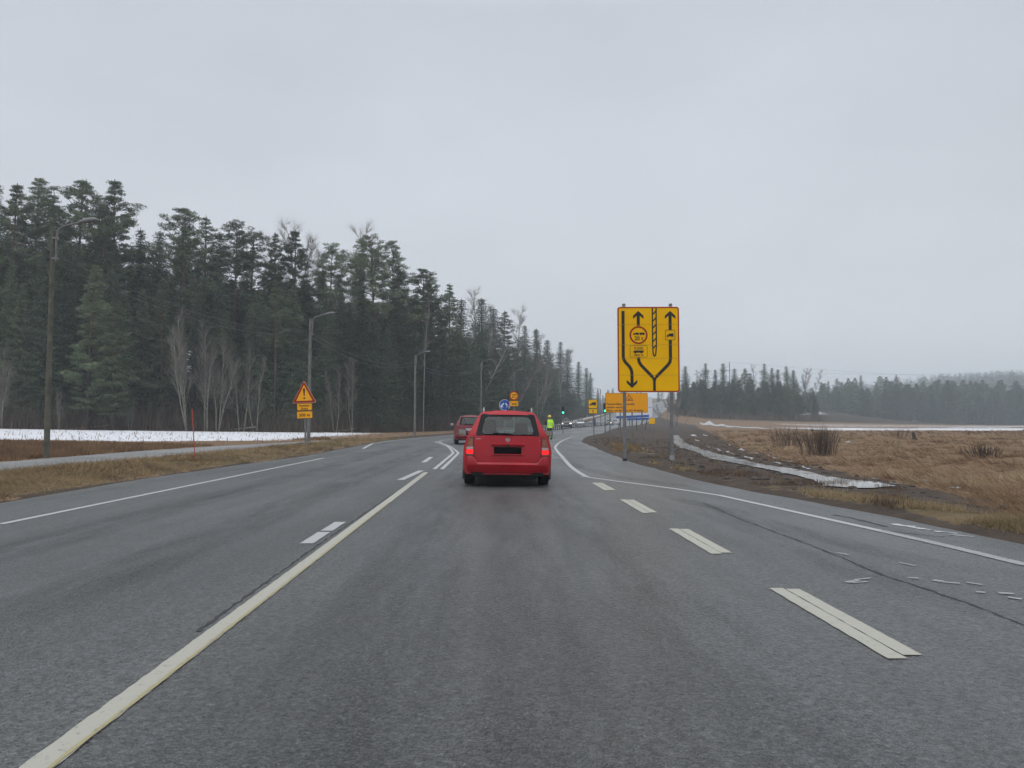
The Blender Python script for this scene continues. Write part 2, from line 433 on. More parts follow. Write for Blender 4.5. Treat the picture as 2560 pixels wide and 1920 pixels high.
# --- terrain: dead grass, mud, verge, snow, forest floor; weights in the vertex colours zone_a / zone_b
def terrain_mat():
    m, n, b, nn, ln = material('terrain_soil')
    g = nn('ShaderNodeNewGeometry')
    def noise(scale, det=6, rough=.6, stretch=None):
        z = nn('ShaderNodeTexNoise'); z.inputs['Scale'].default_value = scale; z.inputs['Detail'].default_value = det; z.inputs['Roughness'].default_value = rough
        if stretch:
            mp_ = nn('ShaderNodeMapping'); mp_.inputs['Scale'].default_value = stretch
            ln(g.outputs['Position'], mp_.inputs[0]); ln(mp_.outputs[0], z.inputs['Vector'])
        else: ln(g.outputs['Position'], z.inputs['Vector'])
        return z.outputs['Fac']
    def two(c1, c2, f, a=.35, b_=.65):
        r = nn('ShaderNodeMapRange'); r.inputs[1].default_value = a; r.inputs[2].default_value = b_; ln(f, r.inputs[0])
        x = nn('ShaderNodeMix'); x.data_type = 'RGBA'; ln(r.outputs[0], x.inputs[0]); x.inputs[6].default_value = (*c1, 1); x.inputs[7].default_value = (*c2, 1)
        return x.outputs[2]
    def mixc(fac, a, b_):
        x = nn('ShaderNodeMix'); x.data_type = 'RGBA'; ln(fac, x.inputs[0]); ln(a, x.inputs[6]); ln(b_, x.inputs[7]); return x.outputs[2]
    za = nn('ShaderNodeAttribute'); za.attribute_name = 'zone_a'; zb = nn('ShaderNodeAttribute'); zb.attribute_name = 'zone_b'
    sa = nn('ShaderNodeSeparateColor'); sb = nn('ShaderNodeSeparateColor'); ln(za.outputs['Color'], sa.inputs[0]); ln(zb.outputs['Color'], sb.inputs[0])
    edge = noise(1.7, 8, .7)
    def soft(w):
        ad = nn('ShaderNodeMath'); ad.operation = 'ADD'; ln(w, ad.inputs[0])
        s = nn('ShaderNodeMapRange'); s.inputs[1].default_value = .25; s.inputs[2].default_value = .75; s.inputs[3].default_value = -.45; s.inputs[4].default_value = .45; ln(edge, s.inputs[0])
        ln(s.outputs[0], ad.inputs[1])
        r = nn('ShaderNodeMapRange'); r.inputs[1].default_value = .42; r.inputs[2].default_value = .58; ln(ad.outputs[0], r.inputs[0])
        return r.outputs[0]
    f1 = noise(3.1, 8, .68); f2 = noise(0.6, 6, .6, (1, 2.2, 1)); f3 = noise(14, 5, .65)
    field = mixc(f2, two((0.085, 0.050, 0.028), (0.22, 0.142, 0.080), f1), two((0.12, 0.074, 0.042), (0.27, 0.180, 0.102), f3))
    mud = mixc(f3, two((0.024, 0.018, 0.014), (0.085, 0.064, 0.048), f1, .3, .7), two((0.034, 0.024, 0.018), (0.088, 0.064, 0.046), f2))
    verge = mixc(f1, two((0.085, 0.062, 0.030), (0.20, 0.146, 0.070), f3), two((0.055, 0.040, 0.024), (0.14, 0.096, 0.050), f2))
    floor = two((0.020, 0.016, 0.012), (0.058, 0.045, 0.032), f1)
    snow = two((0.52, 0.53, 0.56), (0.80, 0.82, 0.85), f1)
    c = mixc(soft(sa.outputs[0]), field, mud)
    c = mixc(soft(sa.outputs[1]), c, verge)
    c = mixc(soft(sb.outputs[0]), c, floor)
    c = mixc(soft(sa.outputs[2]), c, snow)
    ln(c, b.inputs['Base Color']); b.inputs['Roughness'].default_value = .9
    b.inputs['Specular IOR Level'].default_value = .25
    bp = nn('ShaderNodeBump'); bp.inputs['Strength'].default_value = .8; bp.inputs['Distance'].default_value = .08
    ln(f1, bp.inputs['Height']); ln(bp.outputs[0], b.inputs['Normal'])
    return m
M['terrain'] = terrain_mat()

def water_mat():
    m, n, b, nn, ln = material('melt_water')
    b.inputs['Roughness'].default_value = .13
    b.inputs['Specular IOR Level'].default_value = .9
    g = nn('ShaderNodeNewGeometry'); z = nn('ShaderNodeTexNoise'); z.inputs['Scale'].default_value = 5; ln(g.outputs['Position'], z.inputs['Vector'])
    z3 = nn('ShaderNodeTexNoise'); z3.inputs['Scale'].default_value = 1.1; z3.inputs['Detail'].default_value = 7; z3.inputs['Roughness'].default_value = .7; ln(g.outputs['Position'], z3.inputs['Vector'])
    cr3 = nn('ShaderNodeValToRGB'); cr3.color_ramp.elements[0].position = .40; cr3.color_ramp.elements[0].color = (.09, .075, .06, 1); cr3.color_ramp.elements[1].position = .56; cr3.color_ramp.elements[1].color = (.40, .39, .37, 1); ln(z3.outputs['Fac'], cr3.inputs[0]); ln(cr3.outputs[0], b.inputs['Base Color'])
    bp = nn('ShaderNodeBump'); bp.inputs['Strength'].default_value = .05; ln(z.outputs['Fac'], bp.inputs['Height']); ln(bp.outputs[0], b.inputs['Normal'])
    return m
M['water'] = water_mat()
M['ice'] = simple('wet_ice', (0.52, 0.53, 0.54), 0.25, 0, 0.2, 2)

def leaf_mat(name, c1, c2, rand=.35):
    m, n, b, nn, ln = material(name)
    oi = nn('ShaderNodeObjectInfo'); g = nn('ShaderNodeNewGeometry')
    z = nn('ShaderNodeTexNoise'); z.inputs['Scale'].default_value = .8; z.inputs['Detail'].default_value = 5; ln(g.outputs['Position'], z.inputs['Vector'])
    r = nn('ShaderNodeMapRange'); r.inputs[1].default_value = .3; r.inputs[2].default_value = .7; ln(z.outputs['Fac'], r.inputs[0])
    x = nn('ShaderNodeMix'); x.data_type = 'RGBA'; ln(r.outputs[0], x.inputs[0]); x.inputs[6].default_value = (*c1, 1); x.inputs[7].default_value = (*c2, 1)
    r2 = nn('ShaderNodeMapRange'); r2.inputs[3].default_value = 1 - rand; r2.inputs[4].default_value = 1 + rand; ln(oi.outputs['Random'], r2.inputs[0])
    v = nn('ShaderNodeVectorMath'); v.operation = 'SCALE'; ln(x.outputs[2], v.inputs[0]); ln(r2.outputs[0], v.inputs['Scale'])
    ln(v.outputs[0], b.inputs['Base Color']); b.inputs['Roughness'].default_value = .8; b.inputs['Specular IOR Level'].default_value = .2
    return m
M['pine_needle'] = leaf_mat('pine_needles', (0.062, 0.088, 0.048), (0.150, 0.182, 0.105), .45)
M['spruce_needle'] = leaf_mat('spruce_needles', (0.050, 0.074, 0.043), (0.105, 0.136, 0.080), .45)
M['twig'] = leaf_mat('bare_twigs', (0.10, 0.09, 0.074), (0.165, 0.148, 0.125), .2)
M['alder_bark'] = simple('alder_bark', (0.21, 0.205, 0.165), .9, 0, .3, 3)
M['brown_twig'] = leaf_mat('brown_twigs', (0.085, 0.062, 0.048), (0.15, 0.112, 0.085), .2)
M['dry_blade'] = leaf_mat('dry_grass_blades', (0.108, 0.073, 0.036), (0.29, 0.205, 0.100), 0)
M['brown_blade'] = leaf_mat('brown_grass_blades', (0.118, 0.068, 0.040), (0.275, 0.180, 0.104), 0)
M['dark_blade'] = leaf_mat('wet_grass_blades', (0.045, 0.030, 0.018), (0.11, 0.073, 0.042), 0)
M['straw_blade'] = leaf_mat('straw_blades', (0.22, 0.165, 0.092), (0.40, 0.315, 0.185), 0)
M['bark'] = simple('grey_brown_bark', (0.062, 0.052, 0.045), .95, 0, .3, 2, .3, objrand=.2)
M['bark_birch'] = simple('birch_bark', (0.30, 0.29, 0.27), .85, 0, .45, 3.5, objrand=.15)
def pine_bark():
    m, n, b, nn, ln = material('pine_bark')
    t = nn('ShaderNodeTexCoord'); s = nn('ShaderNodeSeparateXYZ'); ln(t.outputs['Object'], s.inputs[0])
    r = nn('ShaderNodeMapRange'); r.inputs[1].default_value = 7; r.inputs[2].default_value = 13; ln(s.outputs['Z'], r.inputs[0])
    x = nn('ShaderNodeMix'); x.data_type = 'RGBA'; ln(r.outputs[0], x.inputs[0]); x.inputs[6].default_value = (0.058, 0.047, 0.040, 1); x.inputs[7].default_value = (0.135, 0.080, 0.052, 1)
    ln(x.outputs[2], b.inputs['Base Color']); b.inputs['Roughness'].default_value = .95
    return m
M['bark_pine'] = pine_bark()

# ------------------------------------------------------------------ plan of the place (metres; +Y is ahead)
XL_Y = [-30, 0, 11.7, 17, 22, 29, 40, 52, 60, 70, 80, 100, 119, 140, 160, 200, 240, 300, 400, 460]
XL_X = [-7.0, -7.6, -7.85, -8.1, -8.0, -7.7, -8.2, -8.7, -8.4, -7.5, -6.3, -3.4, -0.3, 3.6, 8, 16, 25, 42, 75, 96]
XR_Y = [-30, 3, 7.45, 10.5, 14, 17, 23.8, 32, 39.7, 50, 60, 73, 79.5, 100, 130, 170, 200, 240, 300, 400, 460]
XR_X = [5.6, 5.4, 5.25, 4.95, 4.3, 3.95, 3.75, 3.95, 4.2, 4.55, 5.5, 7.2, 8.3, 12, 17, 25.5, 33, 44, 62, 93, 114]
H_Y = [-50, 95, 133, 160, 190, 210, 230, 260, 300, 350, 420, 470]
H_Z = [0, 0, .3, .5, .62, .85, 1.6, 3.4, 6, 9, 13, 15]
EDGE = np.array([(-260, 20), (-120, 58), (-50, 75), (-37.7, 80), (-27, 86), (-17.4, 95), (-9.6, 115), (-4.5, 140), (4, 180), (18, 250), (36, 330), (44, 385), (66, 470), (90, 560)], float)
def XL(y): return np.interp(y, XL_Y, XL_X)
def XR(y): return np.interp(y, XR_Y, XR_X)
def HR(y): return np.interp(y, H_Y, H_Z)

def poly_dist(X, Y, P, closed=True):
    """distance to a polyline and, when closed, inside test"""
    P = np.asarray(P, float); n = len(P)
    d = np.full(X.shape, 1e9); ins = np.zeros(X.shape, bool)
    for i in range(n if closed else n - 1):
        a = P[i]; b = P[(i + 1) % n]
        ab = b - a; L = max(ab @ ab, 1e-9)
        t = np.clip(((X - a[0]) * ab[0] + (Y - a[1]) * ab[1]) / L, 0, 1)
        d = np.minimum(d, np.hypot(X - a[0] - t * ab[0], Y - a[1] - t * ab[1]))
        if closed:
            c = ((a[1] > Y) != (b[1] > Y)) & (X < (b[0] - a[0]) * (Y - a[1]) / (b[1] - a[1] + 1e-12) + a[0])
            ins ^= c
    return d, ins
def smooth(x, a, b):
    t = np.clip((x - a) / (b - a), 0, 1); return t * t * (3 - 2 * t)

Z8 = lambda x, y: (656 + x * .16636, 344 + y * .16636)
STREAM_PX = [(105, 548), (110, 590), (150, 620), (250, 645), (350, 690), (500, 715), (640, 740), (790, 772), (900, 792), (1000, 822), (1060, 850), (1200, 862), (1420, 850), (1300, 828), (1100, 810), (1000, 792), (900, 767), (760, 745), (620, 725), (480, 690), (360, 660), (260, 630), (160, 590), (130, 548)]
WZ = -0.22
STREAM = [ground(*Z8(*p), WZ) for p in STREAM_PX]
POND_PX = [(640, 850), (760, 868), (900, 905), (1000, 900), (1200, 935), (1350, 968), (1480, 962), (1400, 940), (1250, 915), (1100, 893), (1000, 868), (900, 860), (800, 862), (700, 846)]
POND = [ground(*Z8(*p), -0.16) for p in POND_PX]
PATH_L = [(-13.6, -30), (-14.2, 5), (-15.1, 22.7), (-15.4, 32), (-14.6, 39.7), (-13.2, 47), (-11.9, 53)]
PATH_R = [(-11.2, -30), (-11.8, 5), (-12.7, 19.1), (-12.5, 27.2), (-11.9, 36), (-11.3, 46), (-11.0, 50)]
PATH_POLY = PATH_L + PATH_R[::-1]

def edge_dist(X, Y):
    d, _ = poly_dist(X, Y, EDGE, False)
    ye = np.interp(X, EDGE[:, 0], EDGE[:, 1])
    return np.where(Y > ye, d, -d)

def terrain(X, Y, detail=True):
    X = np.asarray(X, float); Y = np.asarray(Y, float)
    xl = XL(Y); xr = XR(Y); hr = HR(Y)
    dl = xl - X; dr = X - xr
    # left: low grassy bank, flat path, field rising gently to the wooded slope
    left = 0.13 * smooth(dl, .1, 1.6) * (1 - smooth(-X, 10.2, 12.0)) * smooth(60 - Y, 0, 25) + 0.05 * smooth(dl, 0, 2)
    left = left + 0.020 * np.maximum(0, -X - 16) * smooth(Y, -40, 30)
    e = edge_dist(X, Y)
    left = left + 15 * (1 - np.exp(-np.maximum(0, e) * 0.0115))
    far_l = hr * np.exp(-np.maximum(0, dl) / 25)
    left = np.maximum(left, far_l)
    # right: churned shoulder, ditch, rough field
    right = 0.05 * smooth(dr, .0, .8) - .36 * smooth(dr, .8, 4.5) * smooth(130 - Y, 0, 60) + .26 * smooth(dr, 8, 18) * smooth(130 - Y, 0, 60)
    right = right + hr * np.exp(-np.maximum(0, dr - 6) / 28)
    right = right + 0.35 * smooth(Y, 120, 300)
    # wooded mound on the far right and the hill beyond it
    right = right + 7.0 * np.exp(-(((X - 95) / 42) ** 2 + ((Y - 300) / 34) ** 2))
    right = right + 34 * smooth(Y, 480, 900) * np.exp(-((X - 560) / 230) ** 2) + 10 * smooth(Y, 430, 800)
    side = smooth(X, (xl + xr) / 2 - .5, (xl + xr) / 2 + .5)
    z = left * (1 - side) + right * side
    inside = np.minimum(X - xl, xr - X)
    if detail:
        amp = smooth(-inside, .15, 2.0)
        z = z + amp * .05 * fbm(X * 1.1, Y * 1.1, 3, 4) * (1 - .6 * smooth(Y, 60, 140))
        rough = smooth(dr, .4, 2.5) * (1 - smooth(Y, 90, 160))
        z = z + rough * (.07 * fbm(X * .9, Y * .9, 5, 5) + .075 * np.abs(fbm(X * 1.9, Y * 1.3, 9, 4)))
        ridge = smooth(dr, 8, 14) * (1 - smooth(Y, 90, 160))
        z = z + ridge * .10 * np.sin((X * .35 - Y * .94) * 2 * math.pi / 3.4 + 3 * fbm(X * .12, Y * .12, 21, 2))
    if detail: z = z + smooth(dr, 7, 12) * (1 - smooth(Y, 70, 120)) * (.15 * fbm(X * .75, Y * .9, 61, 3) + .07 * np.abs(fbm(X * 1.6, Y * 2.4, 62, 2)))
    dS, iS = poly_dist(X, Y, STREAM)
    sS = np.where(iS, dS, -dS)
    z = z * smooth(-sS, .30, .8) + (WZ - .03) * (1 - smooth(-sS, .30, .8))
    z = np.where(sS > -2.2, np.minimum(z, WZ - .03 + .060 * smooth(-sS, .03, .20) + .11 * np.maximum(0, -sS - .4) + .04 * vnoise(X * 2.1, Y * 2.1, 31) * smooth(-sS, 0, .4)), z)
    dP, iP = poly_dist(X, Y, POND)
    sP = np.where(iP, dP, -dP)
    z = np.where(sP > -.25, np.minimum(z, -.13 - .1 * smooth(sP, -.25, .2)), z)
    _, ipa = poly_dist(X, Y, PATH_POLY)
    dpa, _ = poly_dist(X, Y, PATH_POLY)
    z = np.where(ipa, np.minimum(z, .02), z)
    z = np.where(~ipa & (dpa < .5) & (X < -9), np.minimum(z, .02 + dpa * .5), z)
    z = np.where(inside > -.05, hr - .07, z)
    z = np.where((inside <= -.05) & (inside > -.35), np.minimum(z, hr - .05 + .25 * (-inside - .05)), z)
    return z
def tz(x, y): return float(terrain(np.array([x]), np.array([y]))[0])

def axis(parts):
    a = []
    for x0, x1, st in parts:
        n = max(1, int(round((x1 - x0) / st))); a += list(np.linspace(x0, x1, n, endpoint=False))
    return np.array(a + [parts[-1][1]])
gx = axis([(-1350, -300, 75), (-300, -80, 12), (-80, -24, 2), (-24, -16, .6), (-16, -6.5, .25), (-6.5, 2, 1.2), (2, 30, .25), (30, 50, .7), (50, 120, 3), (120, 400, 12), (400, 1350, 50)])
gy = axis([(-300, -10, 25), (-10, 4, 1), (4, 40, .25), (40, 75, .5), (75, 130, 1.5), (130, 330, 5), (330, 600, 15), (600, 1350, 50)])
GX, GY = np.meshgrid(gx, gy)
GZ = terrain(GX, GY)
nx, ny = len(gx), len(gy)
co = np.stack([GX, GY, GZ], -1).reshape(-1, 3)
idx = np.arange(nx * ny).reshape(ny, nx)
q = np.stack([idx[:-1, :-1], idx[:-1, 1:], idx[1:, 1:], idx[1:, :-1]], -1).reshape(-1, 4)
me = bpy.data.meshes.new('ground')
me.vertices.add(len(co)); me.vertices.foreach_set('co', co.reshape(-1).astype(np.float32))
me.loops.add(q.size); me.loops.foreach_set('vertex_index', q.reshape(-1).astype(np.int32))
me.polygons.add(len(q)); me.polygons.foreach_set('loop_start', np.arange(0, q.size, 4, dtype=np.int32))
me.update(calc_edges=True)
me.polygons.foreach_set('use_smooth', [True] * len(q))
me.materials.append(M['terrain'])
# what the ground is made of, by place
dlg = XL(GY) - GX; drg = GX - XR(GY)
eg = edge_dist(GX, GY)
dSg, iSg = poly_dist(GX, GY, STREAM)
sxp, syp = np.array(STREAM)[:, 0], np.array(STREAM)[:, 1]
bank = np.interp(GY, [8, 12, 14, 17, 20, 25, 32, 42, 60, 100, 130, 200], [6.3, 7.6, 9.4, 10.0, 10.2, 10.6, 11.4, 13.0, 17, 26, 32, 48])
mud = np.where(drg > -1, 1 - smooth(GX, bank - 1.2, bank + .6), 0)
mud = np.maximum(mud, .75 * np.exp(-(dSg / 1.1) ** 2) * (drg > 0))
mud = np.where((drg < .9) & (drg > -1), 1, mud)
mud = np.where((dlg > -1) & (dlg < .35), .9, mud)
mud = np.where((dlg > 0) & (GY > 50) & (dlg < 2.2), .8, mud)
verge = np.where((dlg > .2) & (GX > -12.9) & (GY < 62), 1.0 * smooth(dlg, .2, .6), 0)
vr = np.interp(GY, [4, 8, 12, 14, 18, 23, 26, 30], [1.9, 1.4, 1.0, .65, .5, .25, .0, 0])
verge = np.maximum(verge, np.where((drg > .45) & (GY < 27), (.75 - .35 * smooth(GY, 10, 16)) * (1 - smooth(drg, vr * .7 + .2, vr + .45)), 0))
hump, ih = poly_dist(GX, GY, [(4.3, 33), (5.2, 40), (6.6, 52), (8.4, 52), (7.2, 40), (5.6, 30)])
verge = np.maximum(verge, np.where(ih, .9, 0))
snow = np.where((dlg > 0), smooth(GY, np.interp(GX, [-60, -40, -22, -12], [37, 38, 42, 54]), np.interp(GX, [-60, -40, -22, -12], [41, 42, 47, 60])) * smooth(-eg, 1, 5) * smooth(-GX, 10, 20), 0) * .76
snow = np.where((GX > 20) & (GY > 118) & (GY < 165) & (GX > 48 + (GY - 118) * .15) & (GX < 105), .62, snow)
mnd = np.exp(-(((GX - 92) / 26) ** 2 + ((GY - 277) / 13) ** 2))
snow = np.maximum(snow, .60 * smooth(mnd, .25, .7))
snow = np.maximum(snow, np.where((GX > 80) & (GY > 190) & (GY < 236), .42, 0))
snow = np.maximum(snow, np.where((dlg > 4) & (dlg < 9) & (GY > 190) & (GY < 330), .52, 0))
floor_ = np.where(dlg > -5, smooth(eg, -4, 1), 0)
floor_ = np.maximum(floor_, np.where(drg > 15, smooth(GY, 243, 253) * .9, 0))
snow = np.maximum(snow, np.where((eg > 4) & (dlg > 0), .30, 0))
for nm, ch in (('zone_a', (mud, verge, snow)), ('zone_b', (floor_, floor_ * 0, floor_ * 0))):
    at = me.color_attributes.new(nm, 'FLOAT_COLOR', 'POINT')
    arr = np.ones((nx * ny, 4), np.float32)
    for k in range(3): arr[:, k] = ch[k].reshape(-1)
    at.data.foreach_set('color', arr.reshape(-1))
ground_o = bpy.data.objects.new('ground', me); C.objects.link(ground_o); tag(ground_o, kind='structure')

# ------------------------------------------------------------------ road, path
ys = axis([(-25, 60, .5), (60, 140, 2), (140, 450, 5)])
vs, fs = [], []
TC = [0, .002, .006] + [k / 16 for k in range(1, 16)] + [.994, .998, 1]
ncol = len(TC) - 1
for i, y in enumerate(ys):
    a = float(XL(y)) - .04 + .10 * vn1(y * .9, 1.5, 4); b = float(XR(y)) + .16 * vn1(y * 1.1, 7.5, 8) + .05 * vn1(y * 4.1, 7.5, 8)
    for k in range(ncol + 1):
        t = TC[k]
        edge = .012 * (1 if 0 < k < ncol else 0)
        vs.append((a + (b - a) * t, y, float(HR(y)) + edge - (.055 if k in (0, ncol) else 0)))
for i in range(len(ys) - 1):
    for k in range(ncol):
        p = i * (ncol + 1) + k
        fs.append((p, p + 1, p + ncol + 2, p + ncol + 1))
RZ = .012
tag(mesh_obj('road', vs, fs, M['asphalt'], smooth=True), kind='structure')
pl = axis([(-30, 50, 1.0)])
vs, fs = [], []
for y in pl:
    a = np.interp(y, [p[1] for p in PATH_L], [p[0] for p in PATH_L]); b = np.interp(y, [p[1] for p in PATH_R], [p[0] for p in PATH_R])
    vs += [(a - .15, y, .03), (a, y, .085), ((a + b) / 2, y, .10), (b, y, .085), (b + .15, y, .03)]
for i in range(len(pl) - 1):
    for k in range(4): fs.append((i * 5 + k, i * 5 + k + 1, i * 5 + k + 6, i * 5 + k + 5))
tag(mesh_obj('path', vs, fs, M['path'], smooth=True), kind='structure')

def flat(name, poly, z, mat):
    me = bpy.data.meshes.new(name); bm = bmesh.new()
    bm.faces.new([bm.verts.new((x, y, z)) for x, y in poly]); bmesh.ops.triangulate(bm, faces=bm.faces[:])
    bm.normal_update()
    for f in bm.faces:
        if f.normal.z < 0: f.normal_flip()
    bm.to_mesh(me); bm.free(); me.materials.append(mat)
    o = bpy.data.objects.new(name, me); C.objects.link(o); return o
def wob(poly, amp, seed):
    out = []
    for i in range(len(poly)):
        a = Vector(poly[i]); b = Vector(poly[(i + 1) % len(poly)])
        n = max(1, int((b - a).length / .45))
        for k in range(n):
            p = a.lerp(b, k / n)
            out.append((p.x + amp * vn1(p.x * 1.7, p.y * 1.7, seed) * 2, p.y + amp * vn1(p.x * 1.7, p.y * 1.7, seed + 3) * 2))
    return out
def grow(P, d):
    P = [Vector(p) for p in P]; n = len(P); o = []
    ar = sum(P[i].x * P[(i + 1) % n].y - P[(i + 1) % n].x * P[i].y for i in range(n))
    sg = -1 if ar > 0 else 1
    for i in range(n):
        t = (P[(i + 1) % n] - P[i]).normalized() + (P[i] - P[i - 1]).normalized()
        t = t.normalized() if t.length > .2 else (P[(i + 1) % n] - P[i]).normalized()
        o.append(P[i] + Vector((-t.y, t.x)) * d * sg)
    return o
tag(flat('water', wob(grow(STREAM, .14), .13, 5), WZ, M['water']), kind='structure')
tag(flat('water', wob(POND, .06, 9), -.155, M['water']), kind='structure')

def ribbon(lines, name, mat, z=RZ + .005, jag=0.0, wear=0.004):
    """lines: list of (points, width) on the road surface"""
    vs, fs = [], []
    for li, (pts, w) in enumerate(lines):
        P = [Vector(p) for p in pts]
        D = [P[0]]
        for a, b in zip(P[:-1], P[1:]):
            n = max(1, int((b - a).length / (.5 if a.y > 14 else .07)))
            D += [a.lerp(b, k / n) for k in range(1, n + 1)]
        base = len(vs)
        for i, p in enumerate(D):
            d = (D[min(i + 1, len(D) - 1)] - D[max(i - 1, 0)]).normalized(); nn = Vector((-d.y, d.x))
            ww = w; off = 0
            if jag:
                ww = w * (.3 + 1.1 * random.random()); off = jag * (random.random() - .5)
            for s in (1, -1):
                v = p + nn * (s * (ww / 2 + (wear * random.uniform(-1, .6) if p.y < 25 else 0)) + off)
                vs.append((v.x, v.y, float(HR(v.y)) + z))
        for i in range(len(D) - 1):
            q = base + 2 * i; fs.append((q + 1, q + 3, q + 2, q))
    return tag(mesh_obj(name, vs, fs, mat), kind='structure')
AX = -0.0272
Z5 = lambda x, y: ground(480 + x * .1085, 400 + y * .1085)
ZB = lambda x, y: ground(432 + x * .1157, 392 + y * .1157)
def axpts(c, y0, y1): return [(c + AX * y0, y0), (c + AX * y1, y1)]
ribbon([(axpts(-1.615, 1.6, 19.2), .125)], 'road_markings', M['paint_cream'], wear=.004)
ribbon([(axpts(-1.566, 1.6, 12), .022)], 'road_markings', M['paint_yellow'], RZ + .0075, wear=.004)
ribbon([([ZB(20, 672), ZB(100, 603), ZB(183, 533), ZB(180, 522), ZB(160, 495), ZB(135, 472), ZB(90, 455), ZB(45, 440), ZB(36, 436), ZB(42, 431)], .11),
        ([ZB(85, 672), ZB(160, 600), ZB(224, 536), ZB(226, 528), ZB(205, 508), ZB(165, 478), ZB(125, 459), ZB(75, 440), ZB(62, 434), ZB(68, 428), ZB(100, 420), ZB(170, 412)], .11),
        ([(-1.93 + AX * 17.4 + .0, 15.4 + 1.2), (-1.93 + AX * 15, 19.9)], .16), ([(-2.10 + AX * 24, 24.0), (-2.15 + AX * 28, 27.8)], .16), ([(-1.875 + AX * 8, 7.9), (-1.875 + AX * 8.7, 8.72)], .14), ([(-1.87 + AX * 8.8, 8.82), (-1.865 + AX * 9.6, 9.6)], .14)],
       'road_markings', M['paint'])
# left edge line and its far stretch
ribbon([([ground(0, 525.5), ground(162, 492), ground(324, 458.4)], .11), ([ground(363, 449), ground(372, 444)], .16), ([ground(372, 444), ground(395, 440.5), ground(430, 437), ground(452, 435.6), (-5.2, 84), (-2.2, 101), (.9, 119), (5, 140)], .12)], 'road_markings', M['paint'])
# broad double-strip dashes of the right lane line
dash = []
for y0, y1 in ((4.07, 5.78), (7.28, 9.0), (10.55, 12.4), (14.1, 15.9)):
    dash += [(axpts(2.118, y0, y1), .106), (axpts(2.229, y0 + .06, y1 - .03), .106)]
ribbon(dash, 'road_markings', M['paint_cream'])
ribbon([([Z5(905, 328), Z5(840, 345), Z5(765, 374), Z5(720, 402), Z5(695, 430), Z5(693, 445), Z5(715, 480), Z5(760, 530), Z5(800, 580), Z5(850, 630), Z5(910, 672), Z5(985, 716)], .125),
        ([Z5(925, 713), Z5(985, 717), Z5(1300, 761), Z5(1800, 826), Z5(2212, 888), ground(880, 532)], .115),
        ([Z5(545, 489), Z5(600, 497)], .13), ([Z5(645, 513), Z5(665, 517)], .2), ([Z5(683, 530), Z5(728, 533)], .22), ([Z5(740, 546), Z5(785, 550)], .22)], 'road_markings', M['paint'])
ribbon([([ground(880, 532), ground(950, 548), ground(1024, 566), (5.05, 5.2), (5.1, 2)], .13)], 'road_markings', M['paint_worn'])
Z7 = lambda x, y: ground(680 + x * .1591, 504 + y * .1591)
# scraps of old paint in the turning lane
ribbon([([Z7(1045, 505), Z7(1120, 492)], .05), ([Z7(1100, 488), Z7(1200, 478)], .035), ([Z7(1080, 508), Z7(1180, 500)], .03), ([Z7(1430, 475), Z7(1500, 480)], .05), ([Z7(1590, 490), Z7(1650, 500)], .07), ([Z7(1650, 503), Z7(1760, 512)], .05), ([Z7(1800, 505), Z7(1900, 520)], .04), ([Z7(1860, 565), Z7(1920, 570)], .05), ([Z7(2000, 572), Z7(2100, 578)], .06), ([Z7(980, 315), Z7(1060, 330)], .05), ([Z7(1370, 378), Z7(1480, 400)], .04), ([Z7(2060, 600), Z7(2150, 612)], .05)], 'road_markings', M['paint_worn'])
ribbon([([Z7(150, 0), Z7(280, 60), Z7(400, 110), Z7(600, 185), Z7(800, 258), Z7(1000, 338), Z7(1150, 405), Z7(1300, 468), Z7(1500, 530), Z7(1700, 600), Z7(1900, 670), Z7(2162, 775), (4.6, 3.0)], .026),
        ([(-1.715 + AX * 5, 4.6), (-1.735 + AX * 6, 6.0), (-1.74 + AX * 8, 8), (-1.735 + AX * 12, 13.5)], .026),
        ([Z7(960, 75), Z7(1080, 95), Z7(1200, 125), Z7(1300, 150)], .06), ([Z7(1340, 180), Z7(1500, 200), Z7(1650, 215), Z7(1720, 205)], .03)], 'road_cracks', M['crack'], RZ + .003, jag=.022)
